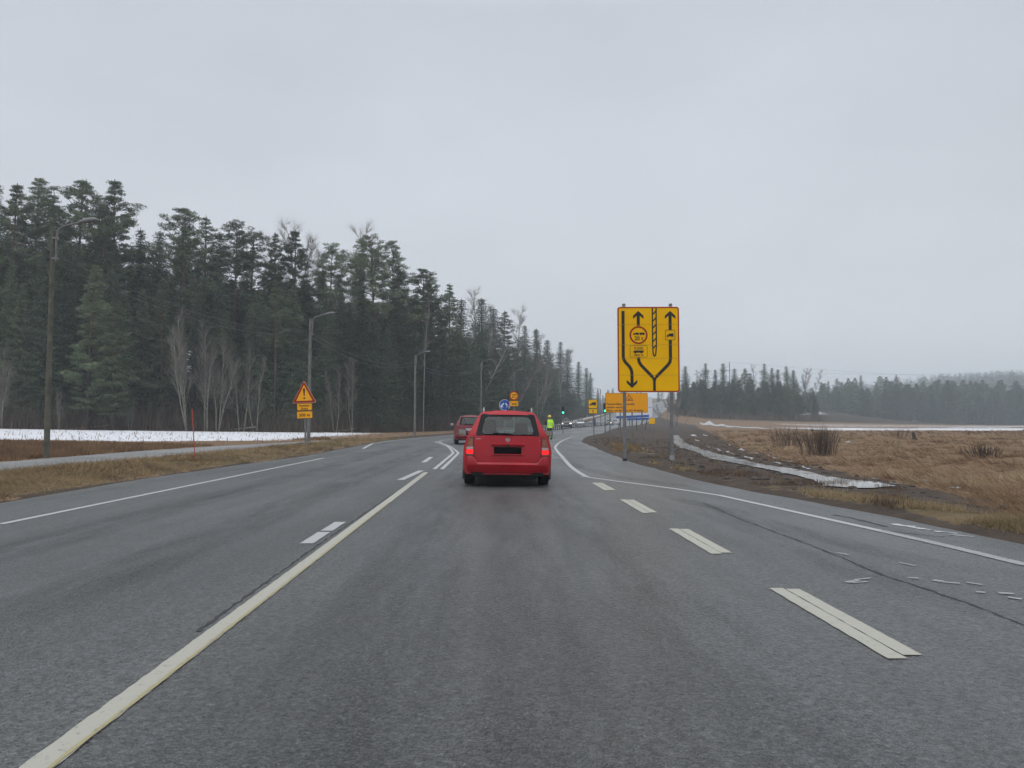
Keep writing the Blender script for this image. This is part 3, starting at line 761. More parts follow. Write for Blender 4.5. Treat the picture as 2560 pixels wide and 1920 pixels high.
def track_mat():
    m, n, b, nn, ln = material('damp_tyre_track')
    b.inputs['Base Color'].default_value = (0.030, 0.030, 0.031, 1); b.inputs['Roughness'].default_value = .42
    at_ = nn('ShaderNodeAttribute'); at_.attribute_name = 'fade'; g = nn('ShaderNodeNewGeometry')
    mp_ = nn('ShaderNodeMapping'); mp_.inputs['Scale'].default_value = (2.2, .35, 1); ln(g.outputs['Position'], mp_.inputs[0])
    z = nn('ShaderNodeTexNoise'); z.inputs['Scale'].default_value = 1.6; z.inputs['Detail'].default_value = 7; z.inputs['Roughness'].default_value = .65; ln(mp_.outputs[0], z.inputs['Vector'])
    r = nn('ShaderNodeMapRange'); r.inputs[1].default_value = .32; r.inputs[2].default_value = .68; r.inputs[4].default_value = .50; ln(z.outputs['Fac'], r.inputs[0])
    z2 = nn('ShaderNodeTexNoise'); z2.inputs['Scale'].default_value = 60; z2.inputs['Detail'].default_value = 3; ln(g.outputs['Position'], z2.inputs['Vector'])
    r2 = nn('ShaderNodeMapRange'); r2.inputs[1].default_value = .35; r2.inputs[2].default_value = .6; ln(z2.outputs['Fac'], r2.inputs[0])
    ml = nn('ShaderNodeMath'); ml.operation = 'MULTIPLY'; ln(at_.outputs['Fac'], ml.inputs[0]); ln(r.outputs[0], ml.inputs[1])
    ml2 = nn('ShaderNodeMath'); ml2.operation = 'MULTIPLY'; ln(ml.outputs[0], ml2.inputs[0]); ln(r2.outputs[0], ml2.inputs[1])
    tr = nn('ShaderNodeBsdfTransparent'); mxs = nn('ShaderNodeMixShader'); ln(ml2.outputs[0], mxs.inputs[0]); ln(tr.outputs[0], mxs.inputs[1]); ln(b.outputs[0], mxs.inputs[2])
    ln(mxs.outputs[0], n.nodes['Material Output'].inputs[0])
    return m
M['track'] = track_mat()
def tracks(lines):
    vs, fs, fd = [], [], []
    for pts, w in lines:
        P = [Vector(p) for p in pts]; D = [P[0]]
        for a, b_ in zip(P[:-1], P[1:]):
            n = max(1, int((b_ - a).length / .4)); D += [a.lerp(b_, k / n) for k in range(1, n + 1)]
        base = len(vs)
        for i, p in enumerate(D):
            d = (D[min(i + 1, len(D) - 1)] - D[max(i - 1, 0)]).normalized(); nn_ = Vector((-d.y, d.x))
            for s_, f in ((1, 0), (.6, .8), (0, 1), (-.6, .8), (-1, 0)):
                v = p + nn_ * s_ * w / 2; vs.append((v.x, v.y, float(HR(v.y)) + RZ + .0015)); fd.append(f * min(1, i / 3, (len(D) - 1 - i) / 3))
        for i in range(len(D) - 1):
            for k in range(4): q = base + 5 * i + k; fs.append((q + 1, q + 6, q + 5, q))
    o = tag(mesh_obj('road_stains', vs, fs, M['track']), kind='structure')
    at_ = o.data.color_attributes.new('fade', 'FLOAT_COLOR', 'POINT'); arr = np.ones((len(vs), 4), np.float32); arr[:, :3] = np.array(fd)[:, None]
    at_.data.foreach_set('color', arr.reshape(-1))
tracks([(axpts(-.62, 1, 40), 1.1), (axpts(1.1, 1, 40), 1.1), (axpts(.25, 1, 14), .8), (axpts(-3.0, 2, 42), .9), (axpts(-4.6, 3, 42), .9),
        ([Z7(0, -30), Z7(280, 90), Z7(500, 175), Z7(800, 300), Z7(1100, 430), Z7(1400, 540), Z7(1800, 690), Z7(2162, 830)], .7),
        ([Z7(-150, -60), Z7(280, 40), Z7(700, 165), Z7(1100, 275), Z7(1400, 345), Z7(1750, 410), Z7(2162, 480)], .5),
        ([Z7(900, 90), Z7(1200, 140), Z7(1500, 200), Z7(1800, 255), Z7(2162, 310)], .35),
        ([Z5(700, 500), Z5(900, 620), Z5(1300, 720), Z5(1800, 790), Z5(2212, 850)], .6)])
# strips of wet ice lying by the right edge line
ribbon([([Z7(1340, 132), Z7(1400, 144), Z7(1480, 150)], .10), ([Z7(1430, 150), Z7(1560, 168), Z7(1640, 184)], .09), ([Z7(1580, 172), Z7(1740, 194)], .07), ([Z7(1690, 200), Z7(1850, 214)], .04)], 'ice', M['ice'], RZ + .004, jag=.03)

# ------------------------------------------------------------------ trees
def rand_dirs(n, up=0.0, spread=1.0):
    d = rng.normal(size=(n, 3)) * spread; d[:, 2] += up
    return d / np.linalg.norm(d, axis=1)[:, None]
def blades_at(P, D, length, width):
    """triangles from bases P along directions D"""
    n = len(P)
    s = np.cross(D, rng.normal(size=(n, 3))); s /= np.linalg.norm(s, axis=1)[:, None] + 1e-9
    L = (length * rng.uniform(.65, 1.25, n))[:, None]; W = (width * rng.uniform(.7, 1.3, n))[:, None]
    V = np.empty((n, 3, 3)); V[:, 0] = P - s * W / 2; V[:, 1] = P + s * W / 2; V[:, 2] = P + D * L
    return V
class Tubes:
    def __init__(s): s.b = MB()
    def add(s, pts, r, n=5): s.b.tube(pts, r, n, cap=False)

def trunk_line(H, bend, seed):
    r_ = random.Random(seed); ax, ay = r_.uniform(-bend, bend), r_.uniform(-bend, bend); ph = r_.uniform(0, 6)
    return lambda z: Vector((ax * math.sin(z / H * 3 + ph) - ax * math.sin(ph), ay * math.sin(z / H * 2.4 + ph * 2) - ay * math.sin(ph * 2), z))

def gen_pine(seed, H, cb, Rr, dense=1.0, irr=.35, power=.75, leaf=.27):
    """Scots pine: bare stem, whorled boughs that carry rounded needle pads"""
    r_ = random.Random(seed); T = Tubes(); tri = []
    line = trunk_line(H, .35, seed)
    zs = [H * i / 9 for i in range(10)]
    T.add([line(z) for z in zs], [.20 * (1 - .93 * z / H) + .01 for z in zs], 7)
    for k in range(6):                                  # dead stubs below the crown
        z = H * r_.uniform(cb * .4, cb); a = r_.uniform(0, 6.28); L = r_.uniform(.4, 1.3)
        T.add([line(z), line(z) + Vector((math.cos(a) * L, math.sin(a) * L, -.1 * L))], [.03, .008], 3)
    z = cb * H
    lop = r_.uniform(0, 6.28)
    while z < H * .985:
        t = (z / H - cb) / (1 - cb)
        prof = (1 - t) ** power * min(1, .45 + t * 3.2) + .012
        nb = r_.choice((3, 4, 4, 5)); a0 = r_.uniform(0, 6.28)
        for k in range(nb):
            a = a0 + 6.28 * k / nb + r_.uniform(-.35, .35)
            L = Rr * prof * r_.uniform(1 - irr * 1.3, 1 + irr) * (1 + .18 * math.cos(a - lop)) * (1 + 1.1 * float(vn1(z * .42 + seed, math.cos(a) * 1.3 + math.sin(a) * .7, seed)))
            if L < .16: L = .16
            if r_.random() < .10 * (1 - t): continue
            up = .12 + .75 * t + r_.uniform(-.12, .12)
            d = Vector((math.cos(a), math.sin(a), up)).normalized()
            p0 = line(z); p1 = p0 + d * L * .55 + Vector((0, 0, -.05 * L)); p2 = p0 + d * L + Vector((0, 0, .10 * L))
            T.add([p0, p1, p2], [.022 + .014 * L, .018 + .006 * L, .008], 3)
            npad = 1 + int(L / .75)
            for j in range(npad):
                f = 1 - (.62 * j / npad) * r_.uniform(.8, 1.1)
                sz = (.24 + .135 * L) * r_.uniform(.8, 1.25) * (1 - .25 * j / npad)
                side = r_.gauss(0, .16 * L) if j else 0
                c = p0.lerp(p2, f) + Vector((-math.sin(a) * side, math.cos(a) * side, r_.gauss(.04, .06)))
                n = int(max(18, 190 * sz * dense))
                Q = rand_dirs(n) * rng.uniform(.35, 1, n)[:, None] * [sz, sz, sz * .48]
                D = rand_dirs(n, .6); P = np.array(c)[None] + Q
                tri.append(blades_at(P, D, leaf * (1 - .4 * t * t), .060))
        z += r_.uniform(.46, .80) * (H / 22) * (1 - .45 * t) + .04
    return T.b, np.concatenate(tri)

def gen_spruce(seed, H, Rr, cb=.06, dense=1.0, leaf=.34, ragged=.3):
    """Norway spruce: narrow cone of drooping sprays"""
    r_ = random.Random(seed); T = Tubes(); tri = []
    line = trunk_line(H, .12, seed)
    zs = [H * i / 8 for i in range(9)]
    T.add([line(z) for z in zs], [.19 * (1 - .95 * z / H) + .008 for z in zs], 7)
    z = cb * H
    while z < H * .99:
        t = (z / H - cb) / (1 - cb)
        prof = (1 - t) ** .66 * min(1, .6 + t * 4) + .008
        nb = r_.choice((5, 6, 7)) if t < .85 else 4
        a0 = r_.uniform(0, 6.28)
        for k in range(nb):
            a = a0 + 6.28 * k / nb + r_.uniform(-.3, .3)
            L = max(.10, Rr * prof * r_.uniform(1 - ragged * 1.4, 1 + ragged) * (1 + .8 * float(vn1(z * .5 + seed, math.cos(a) * 1.2 + math.sin(a) * .8, seed))))
            up = -.42 + .95 * t + r_.uniform(-.1, .1)
            d = Vector((math.cos(a), math.sin(a), up)).normalized()
            p0 = line(z); p2 = p0 + d * L; p2.z += .12 * L * (1 - t)
            T.add([p0, p2], [.02, .006], 3)
            nt_ = max(2, int(L / .23 * dense))
            for j in range(nt_):
                f = (j + r_.uniform(.4, 1)) / nt_
                c = p0.lerp(p2, f); n = 11
                D = rand_dirs(n, -.45, .75); D += np.array(d)[None] * .55; D /= np.linalg.norm(D, axis=1)[:, None]
                P = np.array(c)[None] + rng.normal(size=(n, 3)) * [.10 + .06 * L, .10 + .06 * L, .05]
                tri.append(blades_at(P, D, leaf * (1 - .5 * t), .066))
        z += r_.uniform(.26, .44) * (H / 20) * (1 - .3 * t) + .03
    return T.b, np.concatenate(tri)

def gen_bare(seed, H, Rr, fork=.35, stems=1, birch=False, tw=.02, den=1.0):
    """leafless birch or alder: ascending limbs ending in fine twigs"""
    r_ = random.Random(seed); T = Tubes(); tips = []
    def grow(p, d, L, r, lv):
        n = 3; pts = [p]; q = p.copy(); dd = d.copy()
        for i in range(n):
            dd = (dd + Vector((r_.gauss(0, .10), r_.gauss(0, .10), .06))).normalized(); q = q + dd * L / n; pts.append(q.copy())
        T.add(pts, [r, r * .8, r * .6, r * .4], 5 if lv == 0 else 3)
        if lv >= 3: tips.append((pts[1], dd, L)); tips.append((pts[3], dd, L)); return
        if lv == 2: tips.append((pts[2], dd, L))
        m = {0: int(15 * den), 1: 5, 2: 4}[lv]
        for k in range(m):
            f = (fork + (1 - fork) * (k + .5) / m) if lv == 0 else r_.uniform(.3, 1)
            i = min(n - 1, int(f * n)); pp = pts[i].lerp(pts[i + 1], f * n - i)
            a = r_.uniform(0, 6.28); sp2 = r_.uniform(.35, .75)
            nd = (dd + Vector((math.cos(a) * sp2, math.sin(a) * sp2, r_.uniform(-.05, .3)))).normalized()
            grow(pp, nd, (Rr * 1.15 * (1.15 - .75 * f) if lv == 0 else L * r_.uniform(.4, .65)), r * (.32 if lv == 0 else .5), lv + 1)
    for s in range(stems):
        a = r_.uniform(0, 6.28); o = 0 if stems == 1 else .25
        d = Vector((math.cos(a) * o * .7, math.sin(a) * o * .7, 1)).normalized()
        grow(Vector((math.cos(a) * o, math.sin(a) * o, 0)), d, H * (1 if s == 0 else r_.uniform(.75, 1)), .0065 * H + .02, 0)
    P = []; D = []
    for p, d, L in tips:
        for k in range(3 if H < 15 else 5):
            P.append(p); D.append((d + Vector((r_.gauss(0, .45), r_.gauss(0, .45), r_.gauss(.05, .3)))).normalized())
    tri = blades_at(np.array(P), np.array(D), max(.5, Rr * .32), tw)
    return T.b, tri

TREES = {}
def proto(key, kind, bark, leafm, gen):
    T, tri = gen
    r_ = empty(kind)
    T.build('trunk', bark, r_, True, 60)
    tri_mesh('crown', tri, leafm, r_)
    TREES[key] = (r_, kind); r_['unused'] = 1
    return r_
for i, (H, cb, Rr, dn, ir, pw) in enumerate(((24, .40, 2.7, 1.2, .35, .62), (22, .55, 2.3, 1.0, .45, .55), (23, .25, 2.9, 1.35, .28, .75), (20, .48, 2.0, .9, .5, .5), (24, .33, 2.3, 1.1, .42, .85), (22, .12, 3.0, 1.2, .3, .8), (23, .5, 2.6, 1.1, .5, .5), (21, .38, 2.9, 1.15, .45, .65))):
    proto('pine%d' % i, 'pine_tree', M['bark_pine'], M['pine_needle'], gen_pine(40 + i, H, cb, Rr, dn, ir, pw))
for i, (H, Rr, cb, dn, rg) in enumerate(((22, 2.3, .05, 1.1, .3), (19, 1.9, .03, 1.0, .35), (20, 1.7, .12, .9, .45), (14, 1.9, .02, 1.1, .3))):
    proto('spruce%d' % i, 'spruce_tree', M['bark'], M['spruce_needle'], gen_spruce(70 + i, H, Rr, cb, dn, ragged=rg))
for i, (H, Rr, fk, st) in enumerate(((21, 3.0, .40, 1), (19, 2.4, .5, 1), (17, 2.6, .35, 2), (11, 2.0, .25, 3), (8, 1.3, .2, 2))):
    proto('bare%d' % i, 'bare_tree', M['bark_birch'] if i < 2 else M['alder_bark'], M['twig'], gen_bare(90 + i, H, Rr, fk, st, tw=.009 if i < 3 else .012))
TREE_H = {'pine0': 24, 'pine1': 22, 'pine2': 23, 'pine3': 20, 'pine4': 24, 'pine5': 22, 'pine6': 23, 'pine7': 21, 'spruce0': 22, 'spruce1': 19, 'spruce2': 20, 'spruce3': 14, 'bare0': 21, 'bare1': 19, 'bare2': 17, 'bare3': 11, 'bare4': 8}
placed = []
def plant(key, x, y, h, label, group=None, wide=1.0, cat=None, lean=0, z=None):
    src, kind = TREES[key]
    if src.get('unused'):
        del src['unused']; r_ = src
    else:
        r_ = src.copy(); C.objects.link(r_)
        for ch in src.children:
            c = ch.copy(); C.objects.link(c); c.parent = r_
    k = h / TREE_H[key]
    r_.location = (x, y, (tz(x, y) if z is None else z) - .15)
    r_.rotation_euler = (lean * random.uniform(-1, 1), lean * random.uniform(-1, 1), random.uniform(0, 6.28))
    r_.scale = (k * wide, k * wide, k)
    for p in ('group',):
        if p in r_: del r_[p]
    tag(r_, label, cat or kind.split('_')[0] + ' tree', group)
    placed.append((x, y))
    return r_
def edge_y(u):
    """distance ahead at which the line of sight of column u meets the forest edge"""
    return float(np.interp(u, EU, EY))
EU = np.arange(-80, 620, 4.0); _ys = np.arange(50, 520, .5)
EY = []
for _u in EU:
    _x = (_u - 512) / F * _ys
    _in = np.interp(_x, EDGE[:, 0], EDGE[:, 1]) < _ys
    EY.append(_ys[np.argmax(_in)] if _in.any() else 500)
def plant_px(key, u, v, d, label, group=None, wide=1.0, lean=.02):
    p = at_depth(u, v, d); z = tz(p.x, d)
    return plant(key, p.x, d, p.z - z, label, group, wide, lean=lean)

FRONT = 'conifers on the skyline of the left forest'
# (column, row of the top, metres behind the forest edge, template, label)
front = [
 (-6, 180, 6, 'spruce0', 'dark spruce cut off by the left border of the picture'),
 (21, 184, 5, 'pine2', 'tall dense pine behind the wires left of the nearest lamp post'),
 (41, 179, 9, 'pine0', 'pale topped tall pine just left of the nearest lamp post'),
 (52, 192, 5, 'pine4', 'broad dark pine directly behind the top of the nearest lamp post'),
 (81, 179, 7, 'pine7', 'tall open pine behind the arm of the nearest lamp post'),
 (122, 178, 8, 'pine2', 'tallest and broadest dense pine right of the nearest lamp arm'),
 (104, 200, 4, 'pine4', 'dark pine leaning against the left side of the broadest pine'),
 (145, 227, 8, 'spruce2', 'thin pointed spruce in the gap right of the broadest pine'),
 (158, 229, 12, 'spruce1', 'pale small topped spruce in the gap between two tall pines'),
 (181, 205, 9, 'pine7', 'tall pine with a bent bushy top beyond the gap in the trees'),
 (188, 226, 5, 'pine4', 'dark pine below the bent bushy top'),
 (207, 213, 7, 'pine4', 'tall dark pine with a narrow pointed leader'),
 (221, 231, 10, 'spruce1', 'spruce top beside the narrow pointed pine'),
 (235, 221, 6, 'pine1', 'thin pine with tiered boughs left of the pale birches'),
 (250, 232, 8, 'pine3', 'ragged pine with a small bushy head'),
 (277, 231, 7, 'pine4', 'left of the twin dense pines before the pale birches'),
 (289, 227, 6, 'pine2', 'right of the twin dense pines before the pale birches'),
 (334, 243, 6, 'pine6', 'leaning slim stemmed pine with a flat layered head'),
 (322, 268, 4, 'spruce0', 'dark spruce under the slim flat headed pine'),
 (376, 235, 5, 'pine6', 'tall pine with long bare stem and wide tiered crown'),
 (395, 240, 7, 'pine0', 'tall narrow pine standing right of the wide tiered pine'),
 (402, 262, 4, 'pine4', 'dense green pine before the narrow tall pine'),
 (427, 267, 5, 'pine7', 'bushy headed pine above the white birch stem'),
 (434, 280, 8, 'pine1', 'dark pine half hidden behind the bushy headed pine'),
 (449, 282, 6, 'pine4', 'last tall pine before the forest edge drops to the right'),
 (461, 297, 12, 'spruce2', 'hazy spruce where the tall pines end'),
 (482, 297, 16, 'spruce1', 'hazy pointed spruce of the lower wood beyond the pines'),
 (494, 306, 15, 'spruce2', 'grey spruce standing among bare birches on the lower slope'),
 (503, 310, 12, 'pine4', 'grey pine on the lower slope beyond the spruces'),
 (522, 324, 10, 'spruce0', 'dark spruce on the falling skyline above the orange round sign'),
 (535, 327, 9, 'spruce2', 'pointed spruce on the falling skyline above the road worker'),
 (548, 339, 8, 'spruce1', 'first of the close spruces dropping toward the far road'),
 (559, 341, 7, 'spruce0', 'dark spruce high above the green signal'),
 (567, 348, 10, 'spruce2', 'grey spruce right above the dark van'),
 (578, 361, 10, 'spruce1', 'small far spruce before the far road bend'),
 (585, 367, 8, 'spruce2', 'smaller far spruce at the foot of the falling skyline'),
 (590, 372, 10, 'spruce0', 'last tiny far spruce at the end of the left forest'),
]
for u, v, off, key, lab in front:
    plant_px(key, u, v, edge_y(u) + off, lab, FRONT, random.uniform(1.2, 1.45) if u < 455 else random.uniform(1.5, 1.9))
for u, v, off, key, lab in ((302, 232, 17, 'bare0', 'pale leafless birch behind the twin dense pines'), (312, 239, 16, 'bare1', 'pale leafless birch right of the twin dense pines'), (266, 244, 18, 'bare2', 'faint leafless birch left of the twin dense pines'),
                            (352, 234, 16, 'bare0', 'tall pale birch between two layered pines'), (342, 247, 19, 'bare1', 'faint birch behind the leaning slim pine'), (320, 250, 18, 'bare2', 'low pale birch in the gap before the slim pine'),
                            (472, 296, 22, 'bare0', 'hazy leafless birch above the last tall pine'), (488, 304, 22, 'bare1', 'hazy leafless birch behind the grey spruces'), (512, 314, 22, 'bare0', 'hazy leafless birch above the lower wood'), (524, 322, 20, 'bare1', 'hazy leafless birch left of the dark spruce'), (543, 338, 16, 'bare0', 'grey leafless birch between the close spruces'), (554, 350, 10, 'bare1', 'low grey birch below the close spruces')):
    plant_px(key, u, v, edge_y(u) + off, lab, 'leafless birches of the left forest', 1.1)
# the body of the wood behind them
SKY_U = [-60, 0, 60, 130, 165, 200, 260, 330, 400, 450, 500, 540, 580, 600]
SKY_V = [232, 236, 238, 238, 262, 262, 270, 280, 285, 322, 338, 358, 394, 405]
random.seed(5)
n_fill = 0; tries = 0
fillers = []
while n_fill < 240 and tries < 9000:
    tries += 1
    u = random.uniform(-50, 592) if random.random() < .4 else random.uniform(-40, 470)
    near = random.random() < .35
    d = edge_y(u) + (random.uniform(.5, 6) if near else random.uniform(5, 48))
    x = (u - 512) / F * d
    if any((x - a) ** 2 + (d - b) ** 2 < (1.8 if near else 2.6) ** 2 for a, b in placed): continue
    if x > XL(d) - 5: continue
    vt = np.interp(u, SKY_U, SKY_V) + random.uniform(4, 80) * random.uniform(.3, 1)
    p = at_depth(u, vt, d); h = p.z - tz(x, d)
    if h < 6 or h > 27: continue
    sp = random.random() < (.50 if u < 330 else .62)
    key = ('spruce%d' % random.choice((0, 0, 1, 2, 3)) if h < 22 else 'spruce0') if sp else 'pine%d' % random.choice((0, 1, 2, 3, 4, 5, 6, 7))
    if not sp and d - edge_y(u) < 6 and h < 16: key = 'pine5'
    plant(key, x, d, h, 'dark spruce in the thick of the left forest' if sp else 'dark green pine in the thick of the left forest', 'spruces in the thick of the left forest' if sp else 'pines in the thick of the left forest', random.uniform(1.1, 1.45) * (1 if u < 455 else 1.35), lean=.03)
    n_fill += 1
k_ = 0
random.seed(77)
while k_ < 95:
    u = random.uniform(452, 594); d = edge_y(u) + random.uniform(-1, 34); x = (u - 512) / F * d
    if x > XL(d) - 4: continue
    vt = np.interp(u, SKY_U, SKY_V) + random.uniform(-6, 44) * random.uniform(.4, 1); p = at_depth(u, vt, d); h = p.z - tz(x, d)
    if h < 4 or h > 27: continue
    c_ = random.random()
    if c_ < .45: plant(random.choice(('spruce0', 'spruce3', 'spruce0')), x, d, h, 'dark spruce in the thick of the left forest', 'spruces in the thick of the left forest', 1.9, lean=.02)
    elif c_ < .78: plant(random.choice(('pine5', 'pine5', 'pine2')), x, d, h, 'dark green pine in the thick of the left forest', 'pines in the thick of the left forest', 1.8, lean=.02)
    else: plant(random.choice(('bare0', 'bare1', 'bare2')), x, d, h, 'grey leafless tree on the hazy slope by the far road', 'leafless trees on the hazy slope', 1.5, lean=.02)
    k_ += 1
# young growth and bare stems along the edge of the wood
plant_px('pine5', 92, 262, edge_y(92) - 2, 'bright green pine branched to the ground right of the nearest lamp post', FRONT, 1.25)
plant_px('pine5', 116, 300, edge_y(112) - 3, 'low bushy young pine in front of the broadest pine', FRONT, 1.4)
for u, v, key, lab in ((190, 318, 'bare3', 'tall grey leafless alder clump behind the orange snow pole'), (207, 330, 'bare3', 'second grey leafless alder beside the alder clump'), (219, 345, 'bare3', 'thin leafless alder right of the alder clump'),
                       (4, 350, 'bare3', 'pale leafless saplings at the left border of the picture'), (60, 392, 'bare4', 'thin sapling just right of the nearest lamp post'), (243, 350, 'bare4', 'leaning pale sapling between alders and triangle sign'), (256, 360, 'bare4', 'second leaning pale sapling before the triangle sign'),
                       (336, 372, 'bare4', 'slim pale sapling right of the second lamp post'), (352, 362, 'bare4', 'slim grey sapling under the layered pines'), (131, 398, 'bare4', 'small leafless sapling under the young pine')):
    plant_px(key, u, v, edge_y(u) - 2.5, lab, 'bare saplings along the edge of the left forest', .8, .06)
plant_px('bare1', 424, 300, edge_y(424) - 3, 'slender white stemmed birch beside the third lamp post', None, .55, .01)

# ---- the stand on the mound to the right, and the woods beyond the field
random.seed(21)
XT = lambda x, y: (672 + x * .1591, 352 + y * .1591)
for x, y, d, key, lab in ((80, 85, 262, 'spruce1', 'slim hazy spruce just right of the big yellow sign'), (215, 65, 262, 'spruce0', 'broad full spruce near the left end of the wooded mound'), (270, 105, 268, 'spruce2', 'short slim spruce left of the power pole'), (315, 65, 266, 'spruce2', 'tall pointed spruce just left of the power pole'),
                          (395, 100, 268, 'spruce1', 'dense spruce just right of the power pole'), (460, 100, 263, 'pine5', 'round topped conifer in the middle of the wooded mound'), (490, 130, 266, 'spruce1', 'low spruce beside the round topped conifer'), (570, 68, 262, 'spruce0', 'tallest spruce in the middle of the wooded mound'),
                          (635, 95, 260, 'spruce0', 'dark broad spruce right of the tallest one on the mound'), (667, 103, 264, 'spruce2', 'thin spruce squeezed between two dark ones on the mound'), (720, 85, 262, 'spruce0', 'tall spruce near the right end of the wooded mound'), (760, 110, 265, 'spruce1', 'last pointed spruce before the pale bare trees on the mound')):
    plant_px(key, *XT(x, y), d, lab, 'spruces on the skyline of the right mound', 1.9)
for x, y, d, key, lab in ((130, 118, 275, 'bare1', 'bare tree between the big sign and the broad spruce'), (525, 95, 276, 'bare0', 'bare round headed tree behind the middle of the mound'), (800, 118, 268, 'bare1', 'left of the pale bare trees at the mound end'), (830, 122, 268, 'bare0', 'middle of the pale bare trees at the mound end'), (862, 122, 270, 'bare1', 'right of the pale bare trees at the mound end'), (885, 145, 272, 'bare2', 'lowest of the pale bare trees at the mound end'), (160, 130, 276, 'bare0', 'bare tree hiding behind the broad spruce on the mound')):
    plant_px(key, *XT(x, y), d, lab, 'bare trees on the right mound', .95)
for i in range(100):
    u = 678 + 139 * (i + random.random()) / 100
    d = random.uniform(255, 300)
    v = np.interp(u, [670, 700, 790, 812, 822], [383, 380, 382, 387, 402]) + random.uniform(-2, 13)
    sp = random.random() < .75
    plant_px(random.choice(('spruce0', 'spruce1', 'spruce3', 'spruce0')) if sp else 'pine5', u, v, d, 'hazy dark spruce inside the stand on the right mound' if sp else 'hazy rounded pine inside the stand on the right mound', 'spruces inside the right mound stand' if sp else 'pines inside the right mound stand', 2.1)
for x, y, key, lab in ((940, 185, 'spruce1', 'small spruce where the far wood meets the mound'), (1035, 160, 'pine4', 'bushy pine standing first above the far wood'), (1110, 160, 'pine2', 'broad pine above the left part of the far wood'), (1190, 142, 'spruce0', 'pointed tree above the middle of the far wood'), (1310, 150, 'pine0', 'wide forked pine above the far wood'), (1350, 152, 'pine2', 'dense pine right beside the wide forked one'), (1410, 140, 'pine4', 'pointed last tall pine before the far wooded hill'), (1160, 158, 'pine5', 'bushy pine beside the pointed far tree'), (985, 178, 'spruce2', 'low spruce left of the bushy far pine')):
    plant_px(key, *XT(x, y), 395, lab, 'tall trees above the far wood', 1.45)
for i in range(112):
    u = 806 + 250 * (i + random.random()) / 112
    d = random.uniform(385, 430)
    v = np.interp(u, [800, 830, 900, 930, 1060], [384, 383, 381, 380, 381]) + random.uniform(-2, 16)
    sp = random.random() < .4
    plant_px(random.choice(('spruce0', 'spruce3')) if sp else random.choice(('pine2', 'pine5', 'pine4', 'pine5')), u, v, d, 'blue grey spruce of the far wood across the field' if sp else 'blue grey pine of the far wood across the field', 'spruces of the far wood' if sp else 'pines of the far wood', 2.2)
# the hazy valley wood between the road and the mound
for i in range(48):
    u = random.uniform(586, 684); d = random.uniform(455, 560)
    v = np.interp(u, [586, 600, 625, 660, 690], [380, 386, 384, 387, 384]) + random.uniform(0, 16)
    p = at_depth(u, v, d); z = tz(p.x, d)
    if p.z - z < 5: continue
    sp = random.random() < .6
    plant(random.choice(('spruce0', 'spruce1')) if sp else random.choice(('pine4', 'bare0')), p.x, d, p.z - z, 'pale hazy tree beyond the signs in the far valley', 'trees in the far valley', 1.4, 'tree')
for u, v, d in ((673, 392, 190), (668, 398, 205), (679, 396, 200), (664, 404, 215), (676, 404, 185), (684, 402, 210)):
    plant_px('bare2', u, v, d, 'grey bare roadside tree in the haze right behind the big yellow sign', 'bare trees behind the big yellow sign', 1.3)
# wooded hill at the horizon, one mass
def far_hill(name, pts, n, label, lo, hi):
    src = [('spruce0', .10), ('pine2', .10), ('pine4', .10)]
    V = []
    for i in range(n):
        x, y = pts()
        h = random.uniform(lo, hi); key = random.choice(('spruce0', 'pine2', 'pine5'))
        root = TREES[key][0]; cr_ = [c for c in root.children if c.name.startswith('crown')][0]
        nv = len(cr_.data.vertices)
        if key not in CO:
            a = np.empty(nv * 3); cr_.data.vertices.foreach_get('co', a); CO[key] = a.reshape(-1, 3, 3)
        T = CO[key]; sel = T[rng.choice(len(T), 190)]
        c = sel.mean(1, keepdims=True); sel = c + (sel - c) * 5
        k = h / TREE_H[key]; a = random.uniform(0, 6.28)
        Rm = np.array([[math.cos(a), -math.sin(a), 0], [math.sin(a), math.cos(a), 0], [0, 0, 1]])
        V.append((sel * k * [2.3, 2.3, 1]) @ Rm.T + [x, y, tz(x, y)])
    o = tri_mesh(name, np.concatenate(V), M['spruce_needle']); tag(o, label, 'woodland', kind='stuff')
CO = {}
far_hill('far_woodland', lambda: (random.uniform(330, 900), random.uniform(560, 900)), 2300, 'blue hazy wooded hill on the right horizon', 12, 18)

